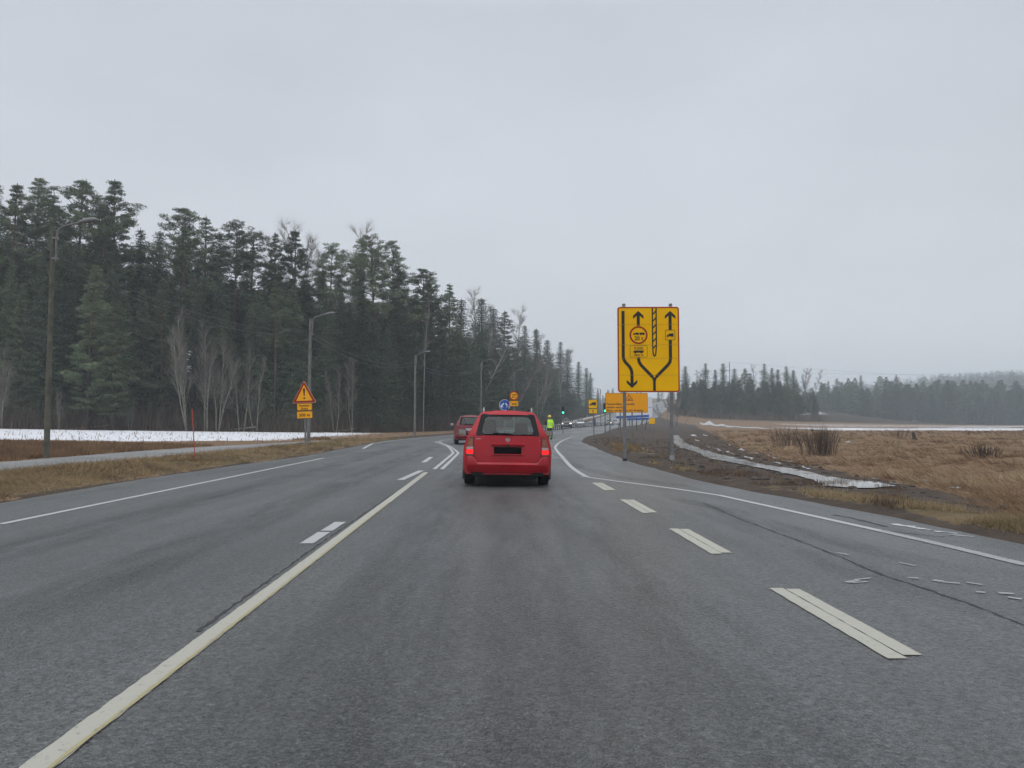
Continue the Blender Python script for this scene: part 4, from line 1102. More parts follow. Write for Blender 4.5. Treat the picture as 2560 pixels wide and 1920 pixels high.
# ------------------------------------------------------------------ undergrowth and dead grass
def scatter(n, xy, h0, h1, lean, w, mat, name, label, cat, zoff=0.0, wd=.0006, per=1):
    P = np.array([xy() for _ in range(n)])
    P = np.repeat(P, per, 0)
    if per > 1: P = P + rng.normal(size=P.shape) * .05
    z = terrain(P[:, 0], P[:, 1]) + zoff
    n = len(P)
    B = np.column_stack([P, z - .015]); a = rng.uniform(0, 2 * math.pi, n); le = np.abs(rng.normal(0, lean, n)) + .05
    D = np.column_stack([np.cos(a) * np.sin(le), np.sin(a) * np.sin(le), np.cos(le)])
    ln_ = rng.uniform(h0, h1, n); W = np.maximum(w, np.hypot(P[:, 0], P[:, 1]) * wd)
    o = tri_mesh(name, blades_at(B, D, 1.0 * ln_, W), mat)
    return tag(o, label, cat, kind='stuff')
def matted(n, xy, per, ln0, ln1, w, mat, name, label, wd=.0006, sp=.16):
    P0 = np.array([xy() for _ in range(n)]); ang0 = 2.2 + 2.6 * fbm(P0[:, 0] * .22, P0[:, 1] * .22, 91, 3) + rng.normal(0, .35, n)
    P = np.repeat(P0, per, 0) + rng.normal(size=(n * per, 2)) * sp; a = np.repeat(ang0, per) + rng.normal(0, .55, n * per)
    m = n * per; z = terrain(P[:, 0], P[:, 1]); le = np.clip(rng.normal(1.18, .28, m), .2, 1.6)
    D = np.column_stack([np.cos(a) * np.sin(le), np.sin(a) * np.sin(le), np.cos(le)])
    W = np.maximum(w, np.hypot(P[:, 0], P[:, 1]) * wd)
    big = np.repeat(rng.uniform(.6, 1.35, n), per)
    o = tri_mesh(name, blades_at(np.column_stack([P, z - .02]), D, rng.uniform(ln0, ln1, m) * big, W), mat)
    return tag(o, label, 'grass', kind='stuff')
def in_front(lo, hi, u0, u1, ok):
    def f():
        for _ in range(200):
            y = 1 / random.uniform(1 / hi, 1 / lo) if random.random() < .6 else random.uniform(lo, hi)
            u = random.uniform(u0, u1); x = (u - 512) / F * y
            if ok(x, y): return x, y
        return x, y
    return f
random.seed(33)
matted(3000, in_front(8, 60, -30, 420, lambda x, y: -12.3 < x < XL(y) - .4), 13, .10, .27, .006, M['dry_blade'], 'dry_grass', 'matted yellow brown grass on the low bank between road and path', .0006, .13)
matted(800, in_front(9, 60, -30, 420, lambda x, y: -12.3 < x < XL(y) - .3 and vn1(x * .7, y * .5, 58) > .04), 13, .10, .25, .006, M['dark_blade'], 'dark_grass', 'dark wet tufts on the low bank between road and path', .0006, .13)
scatter(16000, in_front(20, 62, -40, 330, lambda x, y: (x < -15.7 and y < 41) or (y > 54 and XL(y) - 7 < x < XL(y) - 1.5)), .08, .28, .9, .008, M['brown_blade'], 'brown_grass', 'reddish brown dead weeds between the path and the snow', 'grass', wd=.0009, per=2)
scatter(800, in_front(42, 92, -40, 440, lambda x, y: x < XL(y) - 2 and edge_y(512 + F * x / y) > y + .5), .10, .40, .5, .012, M['brown_blade'], 'weed_stems', 'brown weed stems poking through the strip of snow', 'weeds', wd=.0008)
FB = lambda y: np.interp(y, [8, 12, 14, 17, 20, 25, 32, 42, 60, 100, 130, 200], [6.3, 7.6, 9.4, 10.0, 10.2, 10.6, 11.4, 13.0, 17, 26, 32, 48])
matted(5200, in_front(8, 110, 640, 1110, lambda x, y: x > FB(y) - .4 and vn1(x * .45, y * .45, 44) > -.30), 13, .16, .46, .008, M['brown_blade'], 'field_grass', 'flattened brown grass of the rough field')
matted(1000, in_front(8, 90, 640, 1110, lambda x, y: x > FB(y) + .3 and vn1(x * .3, y * .3, 45) > .05), 12, .18, .50, .007, M['straw_blade'], 'field_grass', 'pale straw tufts in the rough field', .0005)
matted(900, in_front(8, 60, 640, 1110, lambda x, y: x > FB(y) and vn1(x * .35, y * .55, 46) > .10), 12, .10, .30, .008, M['dark_blade'], 'field_grass', 'dark wet grass in the hollows of the rough field', .0006)
def rv(x, y):
    d = x - XR(y); w = np.interp(y, [4, 8, 12, 14, 18, 23, 26, 30], [1.7, 1.3, .95, .6, .5, .25, .05, 0])
    return vn1(x * 1.3, y * .7, 52) > (-.22 if y < 11 else .02) and .45 < d < w + .3 * vn1(y * .9, .5, 3) + .25
scatter(9000, in_front(5, 26, 600, 1060, rv), .04, .16, .95, .005, M['straw_blade'], 'dry_grass', 'pale dry grass fringing the right edge of the asphalt', 'grass', wd=.0006, per=2)
def mud_ok(x, y):
    return x > XR(y) + .5 and x < np.interp(y, [8, 12, 14, 17, 20, 25, 32, 42, 60, 100], [6.3, 7.6, 9.4, 10.0, 10.2, 10.6, 11.4, 13.0, 17, 26]) and vn1(x * .8, y * .8, 71) > .10
scatter(3200, in_front(9, 75, 600, 900, mud_ok), .05, .22, 1.25, .008, M['brown_blade'], 'straw_litter', 'scraps of straw trodden into the churned mud', 'grass', per=2)
scatter(4500, in_front(9, 75, 600, 900, mud_ok), .05, .20, 1.15, .010, M['brown_twig'], 'root_litter', 'dark roots and twigs lying in the churned mud', 'litter', per=2)
def hump_ok(x, y): return poly_dist(np.array([x]), np.array([y]), [(4.3, 33), (5.2, 40), (6.6, 52), (8.4, 52), (7.2, 40), (5.6, 30)])[1][0]
scatter(1500, in_front(29, 53, 590, 640, hump_ok), .06, .18, 1.0, .012, M['dry_blade'], 'dry_grass', 'yellow grass tongue in front of the far signs', 'grass', per=2)
# thicket at the foot of the left forest
def thick():
    u = random.uniform(-40, 585); d = edge_y(u) + random.uniform(-2.5, 9); return (u - 512) / F * d, d
scatter(26000, thick, .6, 4.2, .28, .02, M['brown_twig'], 'undergrowth', 'dark brown leafless thicket at the foot of the left forest', 'undergrowth', wd=.00038)
def thick2():
    u = random.uniform(676, 826); d = random.uniform(250, 258); return (u - 512) / F * d, d
scatter(1500, thick2, 1, 3.5, .35, .05, M['brown_twig'], 'undergrowth', 'hazy leafless thicket along the foot of the right mound', 'undergrowth', wd=.0005)

def shrub(u, v, hgt, wid, n, label):
    x, y = ground(u, v, -.12); z = tz(x, y)
    r_ = empty('bare_shrub', (x, y, z - .03), label=label, cat='shrub')
    b = MB(); tips = []
    for i in range(n):
        a = random.uniform(0, 6.28); s = random.uniform(0, wid * .42); px, py = math.cos(a) * s, math.sin(a) * s * .6
        h = hgt * random.uniform(.65, 1.05); lx, ly = random.gauss(px * .35, .09), random.gauss(py * .35, .09)
        p0 = Vector((px, py, 0)); p2 = Vector((px + lx, py + ly, h))
        b.tube([p0, p0.lerp(p2, .5) + Vector((lx * -.2, ly * -.2, 0)), p2], [.012, .008, .003], 3, cap=False)
        for k in range(5): tips.append((p0.lerp(p2, random.uniform(.35, .95)), Vector((lx + random.gauss(0, .25), ly + random.gauss(0, .25), .8)).normalized()))
    b.build('stem', M['brown_twig'], r_)
    tri_mesh('twigs', blades_at(np.array([t[0] for t in tips]), np.array([t[1] for t in tips]), .34 * hgt, .014), M['brown_twig'], r_)
shrub(820, 452, 1.35, 2.1, 150, 'dense reddish brown leafless shrub in the middle of the field')
shrub(787, 445, 1.15, 2.4, 80, 'thinner leafless shrub left of the dense brown one')
shrub(898, 441, .9, 2.2, 40, 'low leafless shrub near the dark stump')
shrub(985, 458, .6, 1.6, 80, 'low tangled leafless shrub at the far right of the field')
# dark stump in the field
x, y = ground(914, 441.5, -.1)
b = MB(); b.tube([(0, 0, 0), (.02, 0, .3), (-.03, .02, .55), (-.10, .02, .62)], [.17, .13, .12, .05], 8); b.tube([(.02, 0, .2), (.22, .05, .12), (.3, .06, 0)], [.07, .06, .05], 6)
o = b.build('tree_stump', M['bark']); o.location = (x, y, tz(x, y) - .03); tag(o, 'dark broken stump standing in the brown field', 'stump')
# fallen birch poles at the forest foot
for u, v, L, a, lab in ((92, 426, 4, .2, 'pale fallen log at the forest foot by the nearest lamp post'), (236, 428, 5, -.3, 'fallen leaning birch trunk left of the triangle sign'), (345, 428, 2.5, .5, 'short fallen birch log right of the triangle sign')):
    d = edge_y(u) - 1.5; p = at_depth(u, v, d); z = tz(p.x, d)
    b = MB(); b.tube([(-L / 2, 0, .12), (0, .1, .25), (L / 2, 0, .5)], [.09, .08, .04], 7); b.tube([(.4, .05, .3), (.9, .1, .9)], [.03, .012], 5); b.tube([(L * .3, .05, .35), (L * .42, .1, .8)], [.025, .01], 5)
    o = b.build('fallen_log', M['bark_birch']); o.location = (p.x, d, z); o.rotation_euler = (0, 0, a); tag(o, lab, 'log')
# clods of earth thrown up along the ditch
random.seed(8)
V, Fc = [], []
for i in range(650):
    for _ in range(50):
        y = random.uniform(11, 62); x = random.uniform(float(XR(y)) + .5, float(np.interp(y, [11, 14, 20, 32, 60], [7.4, 9.2, 10, 11.4, 17])))
        dd, ii = poly_dist(np.array([x]), np.array([y]), STREAM)
        if not ii[0] and (dd[0] < .7 or random.random() < .5): break
    r_ = random.uniform(.02, .09); z = tz(x, y)
    bm = bmesh.new(); bmesh.ops.create_icosphere(bm, subdivisions=2, radius=1)
    s1, s2, s3 = random.uniform(.8, 1.6), random.uniform(.8, 1.4), random.uniform(.45, .9); ph = random.uniform(0, 50)
    k = len(V)
    for v in bm.verts:
        c = v.co; f = 1 + .5 * float(vn1(c.x * 2 + ph, c.y * 2 + c.z * 1.7, 2))
        V.append((x + c.x * r_ * s1 * f, y + c.y * r_ * s2 * f, z + c.z * r_ * s3 * f))
    bm.verts.index_update(); Fc += [tuple(v.index + k for v in f.verts) for f in bm.faces]; bm.free()
M['clod'] = simple('wet_earth', (0.040, 0.032, 0.026), .8, 0, .4, 8, .4)
tag(mesh_obj('earth_clods', V, Fc, M['clod'], smooth=True), 'dark clods of wet earth along the ditch', 'earth', kind='stuff')
# thin ice and melt strips lying in the furrows of the field
random.seed(12)
for x0, y0, x1, y1, w in ((295, 592, 400, 628, .22), (400, 625, 475, 641, .18), (500, 613, 525, 622, .25), (580, 633, 670, 650, .2), (670, 652, 750, 665, .2), (520, 652, 620, 672, .16), (240, 565, 268, 575, .3), (285, 546, 320, 552, .4), (410, 592, 438, 598, .25), (700, 687, 760, 690, .14), (215, 546, 245, 550, .4), (760, 672, 850, 684, .12), (1770, 812, 1830, 824, .16), (1400, 798, 1460, 804, .12), (860, 708, 950, 720, .13), (1580, 776, 1640, 780, .14), (1690, 787, 1735, 792, .1), (1290, 770, 1335, 774, .1), (1150, 600, 1185, 606, .3)):
    a = Vector(ground(*Z8(x0, y0), -.1)); b_ = Vector(ground(*Z8(x1, y1), -.1)); n = 10
    d = (b_ - a).normalized(); nn = Vector((-d.y, d.x)); up = []; dn = []
    for i in range(n + 1):
        p = a.lerp(b_, i / n) + nn * random.gauss(0, .05); ww = .6 * w * math.sin(math.pi * (i + .3) / (n + .6)) * random.uniform(.6, 1.3)
        up.append(p + nn * ww); dn.append(p - nn * ww)
    zz = lambda p: max(tz(p.x, p.y), tz(p.x + .15, p.y), tz(p.x, p.y - .2)) + .02
    vs = [(p.x, p.y, zz(p)) for p in up] + [(p.x, p.y, zz(p)) for p in dn]
    fs = [(n + 1 + i, n + 2 + i, i + 1, i) for i in range(n)]
    tag(mesh_obj('ice', vs, fs, M['water']), kind='structure')
# long streak of snow or flood water at the far side of the field
def streak(u0, v0, u1, v1, th, z):
    n = 24; vs = []
    for i in range(n + 1):
        t = i / n; u = u0 + (u1 - u0) * t; v = v0 + (v1 - v0) * t + .25 * math.sin(t * 17)
        w = th * math.sin(math.pi * (i + .5) / (n + 1)) ** .5
        for s in (-1, 1):
            x, y = ground(u, v + s * w / 2, z); vs.append((x, y, tz(x, y) + .05 + .06 * float(vn1(x * .4, y * .4, 5))))
    fs = [(2 * i + 1, 2 * i + 3, 2 * i + 2, 2 * i) for i in range(n)]
    tag(mesh_obj('snow', vs, fs, M['snow'], smooth=True), kind='structure')
streak(862, 430.3, 960, 429.2, .55, -.1)
streak(930, 429.3, 1075, 427.4, .8, -.1)
streak(770, 429.5, 850, 431, .35, -.1)
streak(700, 427.6, 735, 428.8, .8, -.1)
streak(722, 429, 775, 430.6, .7, -.1)

# ------------------------------------------------------------------ lamp posts and overhead wires
def lamp_post(x, y, top, mat, r0, r1, label, dirx=1, arm=1.02, rise=.52, lean=0.0):
    z = tz(x, y); h = top - z
    r_ = empty('street_lamp', (x, y, z), (0, lean, 0), label, 'lamp post', 'lamp posts along the road')
    b = MB(); b.tube([(0, 0, -.4), (0, 0, h * .5), (0, 0, h)], [r0, (r0 + r1) / 2, r1], 12); b.build('pole', mat, r_, True)
    b = MB(); dx = dirx
    pts = [(dx * (r1 + .05), -.02, h - 1.05), (dx * (r1 + .05), -.02, h - .4), (dx * (r1 + .07), -.02, h - .17)]
    for k in range(1, 6):
        t = k / 5 * R(80); pts.append((dx * (r1 + .07 + .34 * (1 - math.cos(t))), -.02, h - .17 + .34 * math.sin(t)))
    pts.append((dx * (arm), -.02, h - .20 + rise)); b.tube(pts, .033, 8)
    b.box((dx * .09, 0, h - .95), (.16, .14, .06)); b.box((dx * .09, 0, h - .25), (.16, .14, .06)); b.build('arm', M['steel'], r_, True, 35)
    b = MB(); k = len(pts) - 1
    b.tube([(dx * (arm - .12), -.02, h - .215 + rise), (dx * (arm + .05), -.02, h - .185 + rise), (dx * (arm + .35), -.02, h - .14 + rise), (dx * (arm + .48), -.02, h - .125 + rise)], [.05, .085, .09, .03], 10); b.build('lamp_head', M['steel'] if dirx > 0 else M['dark_metal'], r_, True)
    for zz in (h - .72, h - .98):
        b = MB(); b.tube([(-.16, 0, zz), (.05, 0, zz)], .014, 6); b.lathe([(.0, -.06), (.035, -.05), (.045, 0), (.03, .05), (0, .06)], 10, 'Z'); 
        for i in range(len(b.v) - 50, len(b.v)): b.v[i] = b.v[i] + Vector((-.16, 0, zz))
        b.build('insulator', M['dark_metal'], r_, True)
    return Vector((x - .16, y, top))
posts = []
lamps = [(48, 25.8, 7.75, M['pole_wood'], .10, .068, 'tall mossy wooden lamp post standing beside the path, nearest of the row', .0), (309, 47.7, 7.72, M['pole_grey'], .115, .08, 'grey wooden lamp post right behind the yellow triangle sign', .004), (415, 75.4, 7.9, M['pole_grey'], .115, .08, 'grey lamp post at the bend beside the slender white birch', 0),
         (481, 103, 9.4, M['pole_grey'], .12, .085, 'grey lamp post in the haze above the second red car', 0), (514, 130, 9.9, M['pole_grey'], .12, .085, 'hazy lamp post rising behind the orange round sign', 0), (537, 160, 10.2, M['pole_grey'], .12, .085, 'faint lamp post left of the road worker, farthest of the row', 0)]
for u, d, top, m_, r0, r1, lab, ln_ in lamps:
    posts.append(lamp_post((u - 512) / F * d, d, top, m_, r0, r1, lab, lean=ln_))
lamp_post((600.7 - 512) / F * 185, 185, 9.3, M['steel'], .09, .06, 'thin steel lamp post between the truck sign and the text sign', -1, 2.2, .52)
def wire(a, b_, sag, label, r=.011):
    n = 16; b = MB()
    b.tube([a.lerp(b_, i / n) - Vector((0, 0, sag * 4 * (i / n) * (1 - i / n))) for i in range(n + 1)], r, 4)
    tag(b.build('overhead_wire', M['wire']), label, 'wire', 'overhead wires between the lamp posts')
pv = Vector((-14.6, -4, 7.8)); nm = ['off the left border to the nearest lamp post', 'from the nearest lamp post to the second', 'from the second lamp post to the bend', 'from the bend lamp post to the fourth', 'from the fourth lamp post to the fifth', 'from the fifth lamp post to the farthest']
for i, p in enumerate(posts):
    for dz, w in ((-.72, 'upper'), (-.98, 'lower')):
        wire(pv + Vector((0, 0, dz)), p + Vector((0, 0, dz)), (.45, .75, .9, .9, .9, .9)[i] * (1 if w == 'upper' else 1.08), '%s overhead wire running %s' % (w, nm[i]), .010 + .0025 * i)
    pv = p
# H-shaped power pole in the stand on the mound
xp = (730 - 512) / F * 290; zp = tz(xp, 290); zt = at_depth(730, 362, 290).z
r_ = empty('power_pole', (xp, 290, zp), label='tall timber power pole with crossarm sticking out above the right spruces', cat='power pole')
b = MB(); b.tube([(0, 0, -.5), (0, 0, zt - zp)], [.17, .13], 8); b.build('pole', M['pole_grey'], r_, True)
b = MB(); b.box((-1.6, 0, zt - zp - 3.2), (4.2, .18, .2)); b.tube([(-2.9, 0, zt - zp - 3.1), (-.1, 0, zt - zp - 1.4)], .05, 5); b.build('crossarm', M['pole_grey'], r_)
for k in range(2):
    e = at_depth(1090, 378 - 9 * k, 400); s_ = Vector((xp - 3.4 * k, 290, zt - 3 * k))
    w = MB(); w.tube([s_.lerp(e, i / 12) - Vector((0, 0, 9 * (i / 12) * (1 - i / 12))) for i in range(13)], .03, 4)
    tag(w.build('power_line', M['wire']), ('upper' if k == 0 else 'lower') + ' faint power line crossing the sky above the far wood', 'power line')

# ------------------------------------------------------------------ signs
def arrow(b, tip, up, w=.0, s=1.0, shaft=0, y0=-.008, y1=-.004, th=.10):
    d = 1 if up else -1; x, z = tip
    b.prism([(x, z), (x + .172 * s, z - d * .165 * s), (x + .172 * s, z - d * .265 * s), (x, z - d * .115 * s), (x - .172 * s, z - d * .265 * s), (x - .172 * s, z - d * .165 * s)], y0, y1)
    if shaft: b.prism([(x - th * s / 2, z - d * .07 * s), (x + th * s / 2, z - d * .07 * s), (x + th * s / 2, z - d * shaft), (x - th * s / 2, z - d * shaft)], y0 - .0007, y1 - .0007)
def truck(b, x, z, s, y0=-.009, y1=-.005):
    """lorry heading left, s = length"""
    b.prism([(x - .18 * s, z), (x - .18 * s, z + .40 * s), (x + .46 * s, z + .46 * s), (x + .5 * s, z + .44 * s), (x + .5 * s, z)], y0, y1)
    b.prism([(x - .5 * s, z - .04 * s), (x - .5 * s, z + .10 * s), (x - .42 * s, z + .13 * s), (x - .34 * s, z + .28 * s), (x - .21 * s, z + .28 * s), (x - .21 * s, z - .04 * s)], y0, y1)
    for c in (-.33, .30): b.prism(circle(x + c * s, z - .04 * s, .085 * s, 14), y0 - .001, y1 - .001)
def combo(b, x, z, s, y0=-.009, y1=-.005):
    """lorry with trailer heading left"""
    b.prism([(x - .26 * s, z), (x - .26 * s, z + .17 * s), (x + .02 * s, z + .17 * s), (x + .02 * s, z)], y0, y1)
    b.prism([(x + .08 * s, z), (x + .08 * s, z + .17 * s), (x + .5 * s, z + .17 * s), (x + .5 * s, z)], y0, y1)
    b.prism([(x - .45 * s, z), (x - .43 * s, z + .06 * s), (x - .38 * s, z + .14 * s), (x - .28 * s, z + .14 * s), (x - .28 * s, z)], y0, y1)
    for c in (-.37, -.07, .16, .42): b.prism(circle(x + c * s, z - .015 * s, .035 * s, 12), y0 - .001, y1 - .001)
def bus(b, x, z, s, y0=-.009, y1=-.005):
    b.prism([(x - .5 * s, z), (x - .5 * s, z + .12 * s), (x - .42 * s, z + .20 * s), (x + .5 * s, z + .20 * s), (x + .5 * s, z)], y0, y1)
    b.prism([(x - .40 * s, z + .32 * s), (x - .40 * s, z + .345 * s), (x + .5 * s, z + .345 * s), (x + .5 * s, z + .32 * s)], y0, y1)
    for k in range(6):
        xx = x - .36 * s + k * .17 * s; b.prism([(xx - .012 * s, z + .20 * s), (xx - .012 * s, z + .32 * s), (xx + .012 * s, z + .32 * s), (xx + .012 * s, z + .20 * s)], y0, y1)
    for c in (-.30, .27): b.prism(circle(x + c * s, z - .02 * s, .075 * s, 14), y0 - .001, y1 - .001)

# the big lane sign
s = .0036; SX, SY = (649 - 512) / F * 25.0, 25.0
zg = tz(SX, SY); zb = 2.25 - zg
X_ = lambda zx: (zx - 442.5) * s
Z_ = lambda zy: zb + (940 - zy) * s
P_ = lambda L: [(X_(a), Z_(b_)) for a, b_ in L]
r_ = empty('lane_sign', (SX, SY, zg), (0, 0, R(-1)), 'tall yellow lane diagram sign with red rim on two steel posts', 'road sign')
for px in (225, 650):
    b = MB(); gz = tz(SX + X_(px), SY + .1) - zg
    b.tube([(X_(px), .10, gz - .4), (X_(px), .10, zb + 772 * s + .10)], .055, 14); b.lathe([(0, 0), (.058, 0), (.058, .03), (0, .035)], 12, 'Z')
    for i in range(len(b.v) - 48, len(b.v)): b.v[i] = b.v[i] + Vector((X_(px), .10, zb + 772 * s + .09))
    b.build('post', M['steel'], r_, True, 40)
    b = MB(); b.tube([(X_(px), .10, gz - .1), (X_(px), .10, gz + .16)], .075, 12); b.build('post_foot', M['dark_metal'] if px < 300 else M['concrete'], r_, True, 40)
W2, Hh = 277.5 * s, 772 * s
b = MB(); b.prism(rrect(-W2 - .012, zb - .012, W2 + .012, zb + Hh + .012, .09), .002, .035); b.build('panel_edge', M['sign_edge'], r_)
b = MB(); b.prism(rrect(-W2, zb, W2, zb + Hh, .085), -.002, .03); b.build('panel', M['yellow'], r_)
b = MB(); b.ring(rrect(-W2, zb, W2, zb + Hh, .085, 6), rrect(-W2 + .037, zb + .037, W2 - .037, zb + Hh - .037, .055, 6), -.005, .0); b.build('red_rim', M['sign_red'], r_)
b = MB()
for zy in (327, 512, 635, 788): b.box((0, -.0095, Z_(zy)), (2 * W2 - .01, .003, .008))
b.build('seam', M['seam'], r_)
for zy in (400, 560, 850):
    b = MB(); b.box((X_(437), .06, Z_(zy)), (1.8, .04, .05)); b.build('back_rail', M['sign_back'], r_)
b = MB()
b.stroke(P_([(214, 203), (214, 625), (218, 645), (232, 670), (270, 712), (283, 735), (290, 760), (291, 785), (291, 880)]), 28 * s, -.007, -.003)
arrow(b, (X_(291), Z_(905)), False); b.build('lane_arrow', M['black'], r_)
b = MB(); arrow(b, (X_(352), Z_(203)), True, shaft=(338 - 203) * s)
b.stroke(P_([(352, 628), (352, 645), (358, 672), (376, 700), (478, 806)]), 28 * s, -.007, -.003)
b.stroke(P_([(640, 470), (640, 640), (635, 668), (618, 694), (508, 806)]), 28 * s, -.0075, -.0035)
b.stroke(P_([(640, 225), (640, 376)]), 28 * s, -.007, -.003)
arrow(b, (X_(640), Z_(203)), True, y0=-.0085, y1=-.0045)
b.prism(P_([(462, 788), (472, 800), (493, 808), (514, 800), (524, 788), (526, 800), (512, 820), (505, 845), (505, 928), (481, 928), (481, 845), (474, 820), (460, 800)]), -.0088, -.0048)
b.build('lane_arrow', M['black'], r_)
b = MB()
b.stroke(P_([(480, 178), (480, 520), (484, 590), (488, 608), (496, 616), (504, 608), (508, 590), (514, 520), (514, 178)]), 12 * s, -.007, -.003)
for k in range(6): b.stroke(P_([(482, 237 + 62 * k), (513, 203 + 62 * k)]), 11.5 * s, -.0085, -.0045)
b.build('barrier_symbol', M['black'], r_)
b = MB(); b.ring(circle(X_(353), Z_(424), 82 * s), circle(X_(353), Z_(424), 67 * s), -.009, -.004); b.build('weight_limit_ring', M['sign_red'], r_)
b = MB(); combo(b, X_(353), Z_(420), 110 * s); b.build('lorry_symbol', M['black'], r_)
text_obj('lettering', '20 t', 40 * s * 1.3, M['black'], r_, X_(355), -.008, Z_(471), sx=.85)
b = MB(); b.ring(rrect(X_(274), Z_(625), X_(432), Z_(519), .02), rrect(X_(277), Z_(622), X_(429), Z_(522), .012), -.008, -.004); b.build('bus_plate_rim', M['brown_ink'], r_)
b = MB(); bus(b, X_(352), Z_(584), 92 * s); b.build('bus_symbol', M['black'], r_)
text_obj('lettering', 'Ei koske', 22 * s, M['brown_ink'], r_, X_(352), -.008, Z_(546)); text_obj('lettering', 'Gäller ej', 22 * s, M['brown_ink'], r_, X_(352), -.008, Z_(612))
b = MB(); b.ring(rrect(X_(594), Z_(470), X_(683), Z_(377), .03), rrect(X_(598), Z_(466), X_(679), Z_(381), .02), -.0105, -.004); b.build('lorry_plate_rim', M['brown_ink'], r_)
b = MB(); truck(b, X_(638), Z_(436), 62 * s); b.build('lorry_symbol', M['black'], r_)

def plate(r_, x0, z0, x1, z1, mat, rim, rimw=.025, rad=.04, y=0.0, nm='plate'):
    b = MB(); b.prism(rrect(x0, z0, x1, z1, rad), y, y + .02); b.build(nm, mat, r_)
    if rim:
        b = MB(); b.ring(rrect(x0, z0, x1, z1, rad), rrect(x0 + rimw, z0 + rimw, x1 - rimw, z1 - rimw, rad * .6), y - .004, y + .001); b.build('rim', rim, r_)
# triangle warning sign
x, y = (306 - 512) / F * 36, 36.0; zg = tz(x, y)
r_ = empty('warning_sign', (x, y, zg), (0, R(-2.2), 0), 'amber triangle warning sign with exclamation mark and two text plates', 'road sign')
b = MB(); b.tube([(0, .05, -.3), (0, .05, 2.95 - zg)], .042, 12); b.build('post', M['steel'], r_, True, 40)
def rtri(cx, zb_, zt_, hw, rad):
    c = [(cx - hw, zb_), (cx + hw, zb_), (cx, zt_)]; o = []
    for i in range(3):
        p = Vector(c[i]); a = (Vector(c[i - 1]) - p).normalized() * rad; d = (Vector(c[(i + 1) % 3]) - p).normalized() * rad
        for k in range(5):
            t = k / 4; q = p + a * (1 - t) ** 2 + d * t ** 2; o.append((q.x, q.y))
    return o
z0 = 2.20 - zg; z1 = 3.20 - zg
b = MB(); b.prism(rtri(0, z0 - .02, z1 + .03, .565, .09), .004, .02); b.build('panel_edge', M['sign_edge'], r_)
b = MB(); b.prism(rtri(0, z0, z1, .54, .09), -.002, .012); b.build('panel', M['amber'], r_)
b = MB(); b.ring(rtri(0, z0, z1, .54, .09), rtri(0, z0 + .085, z1 - .17, .385, .03), -.006, -.001); b.build('red_rim', M['sign_red'], r_)
b = MB(); b.prism([(-.05, z0 + .66), (.05, z0 + .66), (.022, z0 + .31), (-.022, z0 + .31)], -.006, -.002); b.prism(circle(0, z0 + .20, .045, 20), -.006, -.002); b.build('exclamation_mark', M['black'], r_)
plate(r_, -.36, z0 - .37, .36, z0 - .03, M['amber'], M['brown_ink'], .018); plate(r_, -.37, z0 - .75, .37, z0 - .40, M['amber'], M['brown_ink'], .018)
text_obj('lettering', 'Pysäytys', .135, M['brown_ink'], r_, 0, -.006, z0 - .185); text_obj('lettering', 'Stopp', .135, M['brown_ink'], r_, 0, -.006, z0 - .325); text_obj('lettering', '500 m', .19, M['brown_ink'], r_, 0, -.006, z0 - .65)
# orange round sign, blue round sign
x, y = (514 - 512) / F * 53, 53.0; zg = 0
r_ = empty('weight_limit_sign', (x, y, HR(y)), (0, 0, 0), 'orange round lorry weight limit sign with plate above the red car roof', 'road sign')
b = MB(); b.tube([(0.03, .05, 0), (.03, .05, 3.3)], .035, 10); b.build('post', M['steel'], r_, True, 40)
zc = 1.24 + (423 - 395.8) / F * 53
b = MB(); b.prism(circle(0, zc, .325), -.002, .02); b.build('disc', M['amber'], r_)
b = MB(); b.ring(circle(0, zc, .325), circle(0, zc, .245), -.006, -.001); b.build('red_rim', M['sign_red'], r_)
b = MB(); combo(b, 0, zc + .04, .36); b.build('lorry_symbol', M['black'], r_)
text_obj('lettering', '20 t', .17, M['brown_ink'], r_, 0, -.006, zc - .15)
plate(r_, -.27, zc - .72, .30, zc - .34, M['orange'], M['brown_ink'], .012)
b = MB(); b.box((0.01, -.006, zc - .56), (.34, .004, .05)); b.prism(circle(-.09, zc - .60, .03, 10), -.008, -.004); b.prism(circle(.11, zc - .60, .03, 10), -.008, -.004); b.build('bus_symbol', M['black'], r_)
x, y = (504.7 - 512) / F * 45, 45.0
r_ = empty('pass_either_side_sign', (x, y, HR(y)), (0, 0, 0), 'blue round sign with two white arrows above the red car roof', 'road sign')
b = MB(); b.tube([(0, .05, 0), (0, .05, 2.55)], .035, 10); b.build('post', M['steel'], r_, True, 40)
zc = 1.24 + (423 - 405) / F * 45
b = MB(); b.prism(circle(0, zc, .325), -.002, .02); b.build('disc', M['blue'], r_)
b = MB(); b.ring(circle(0, zc, .325), circle(0, zc, .300), -.006, -.001); b.build('white_rim', M['white'], r_)
for sgn in (-1, 1):
    b = MB(); b.stroke([(sgn * .05, zc + .10), (sgn * .18, zc - .05)], .075, -.006, -.002); b.prism([(sgn * .24, zc - .14), (sgn * .24, zc + .03), (sgn * .07, zc - .14)], -.007, -.003); b.build('arrow', M['white'], r_)
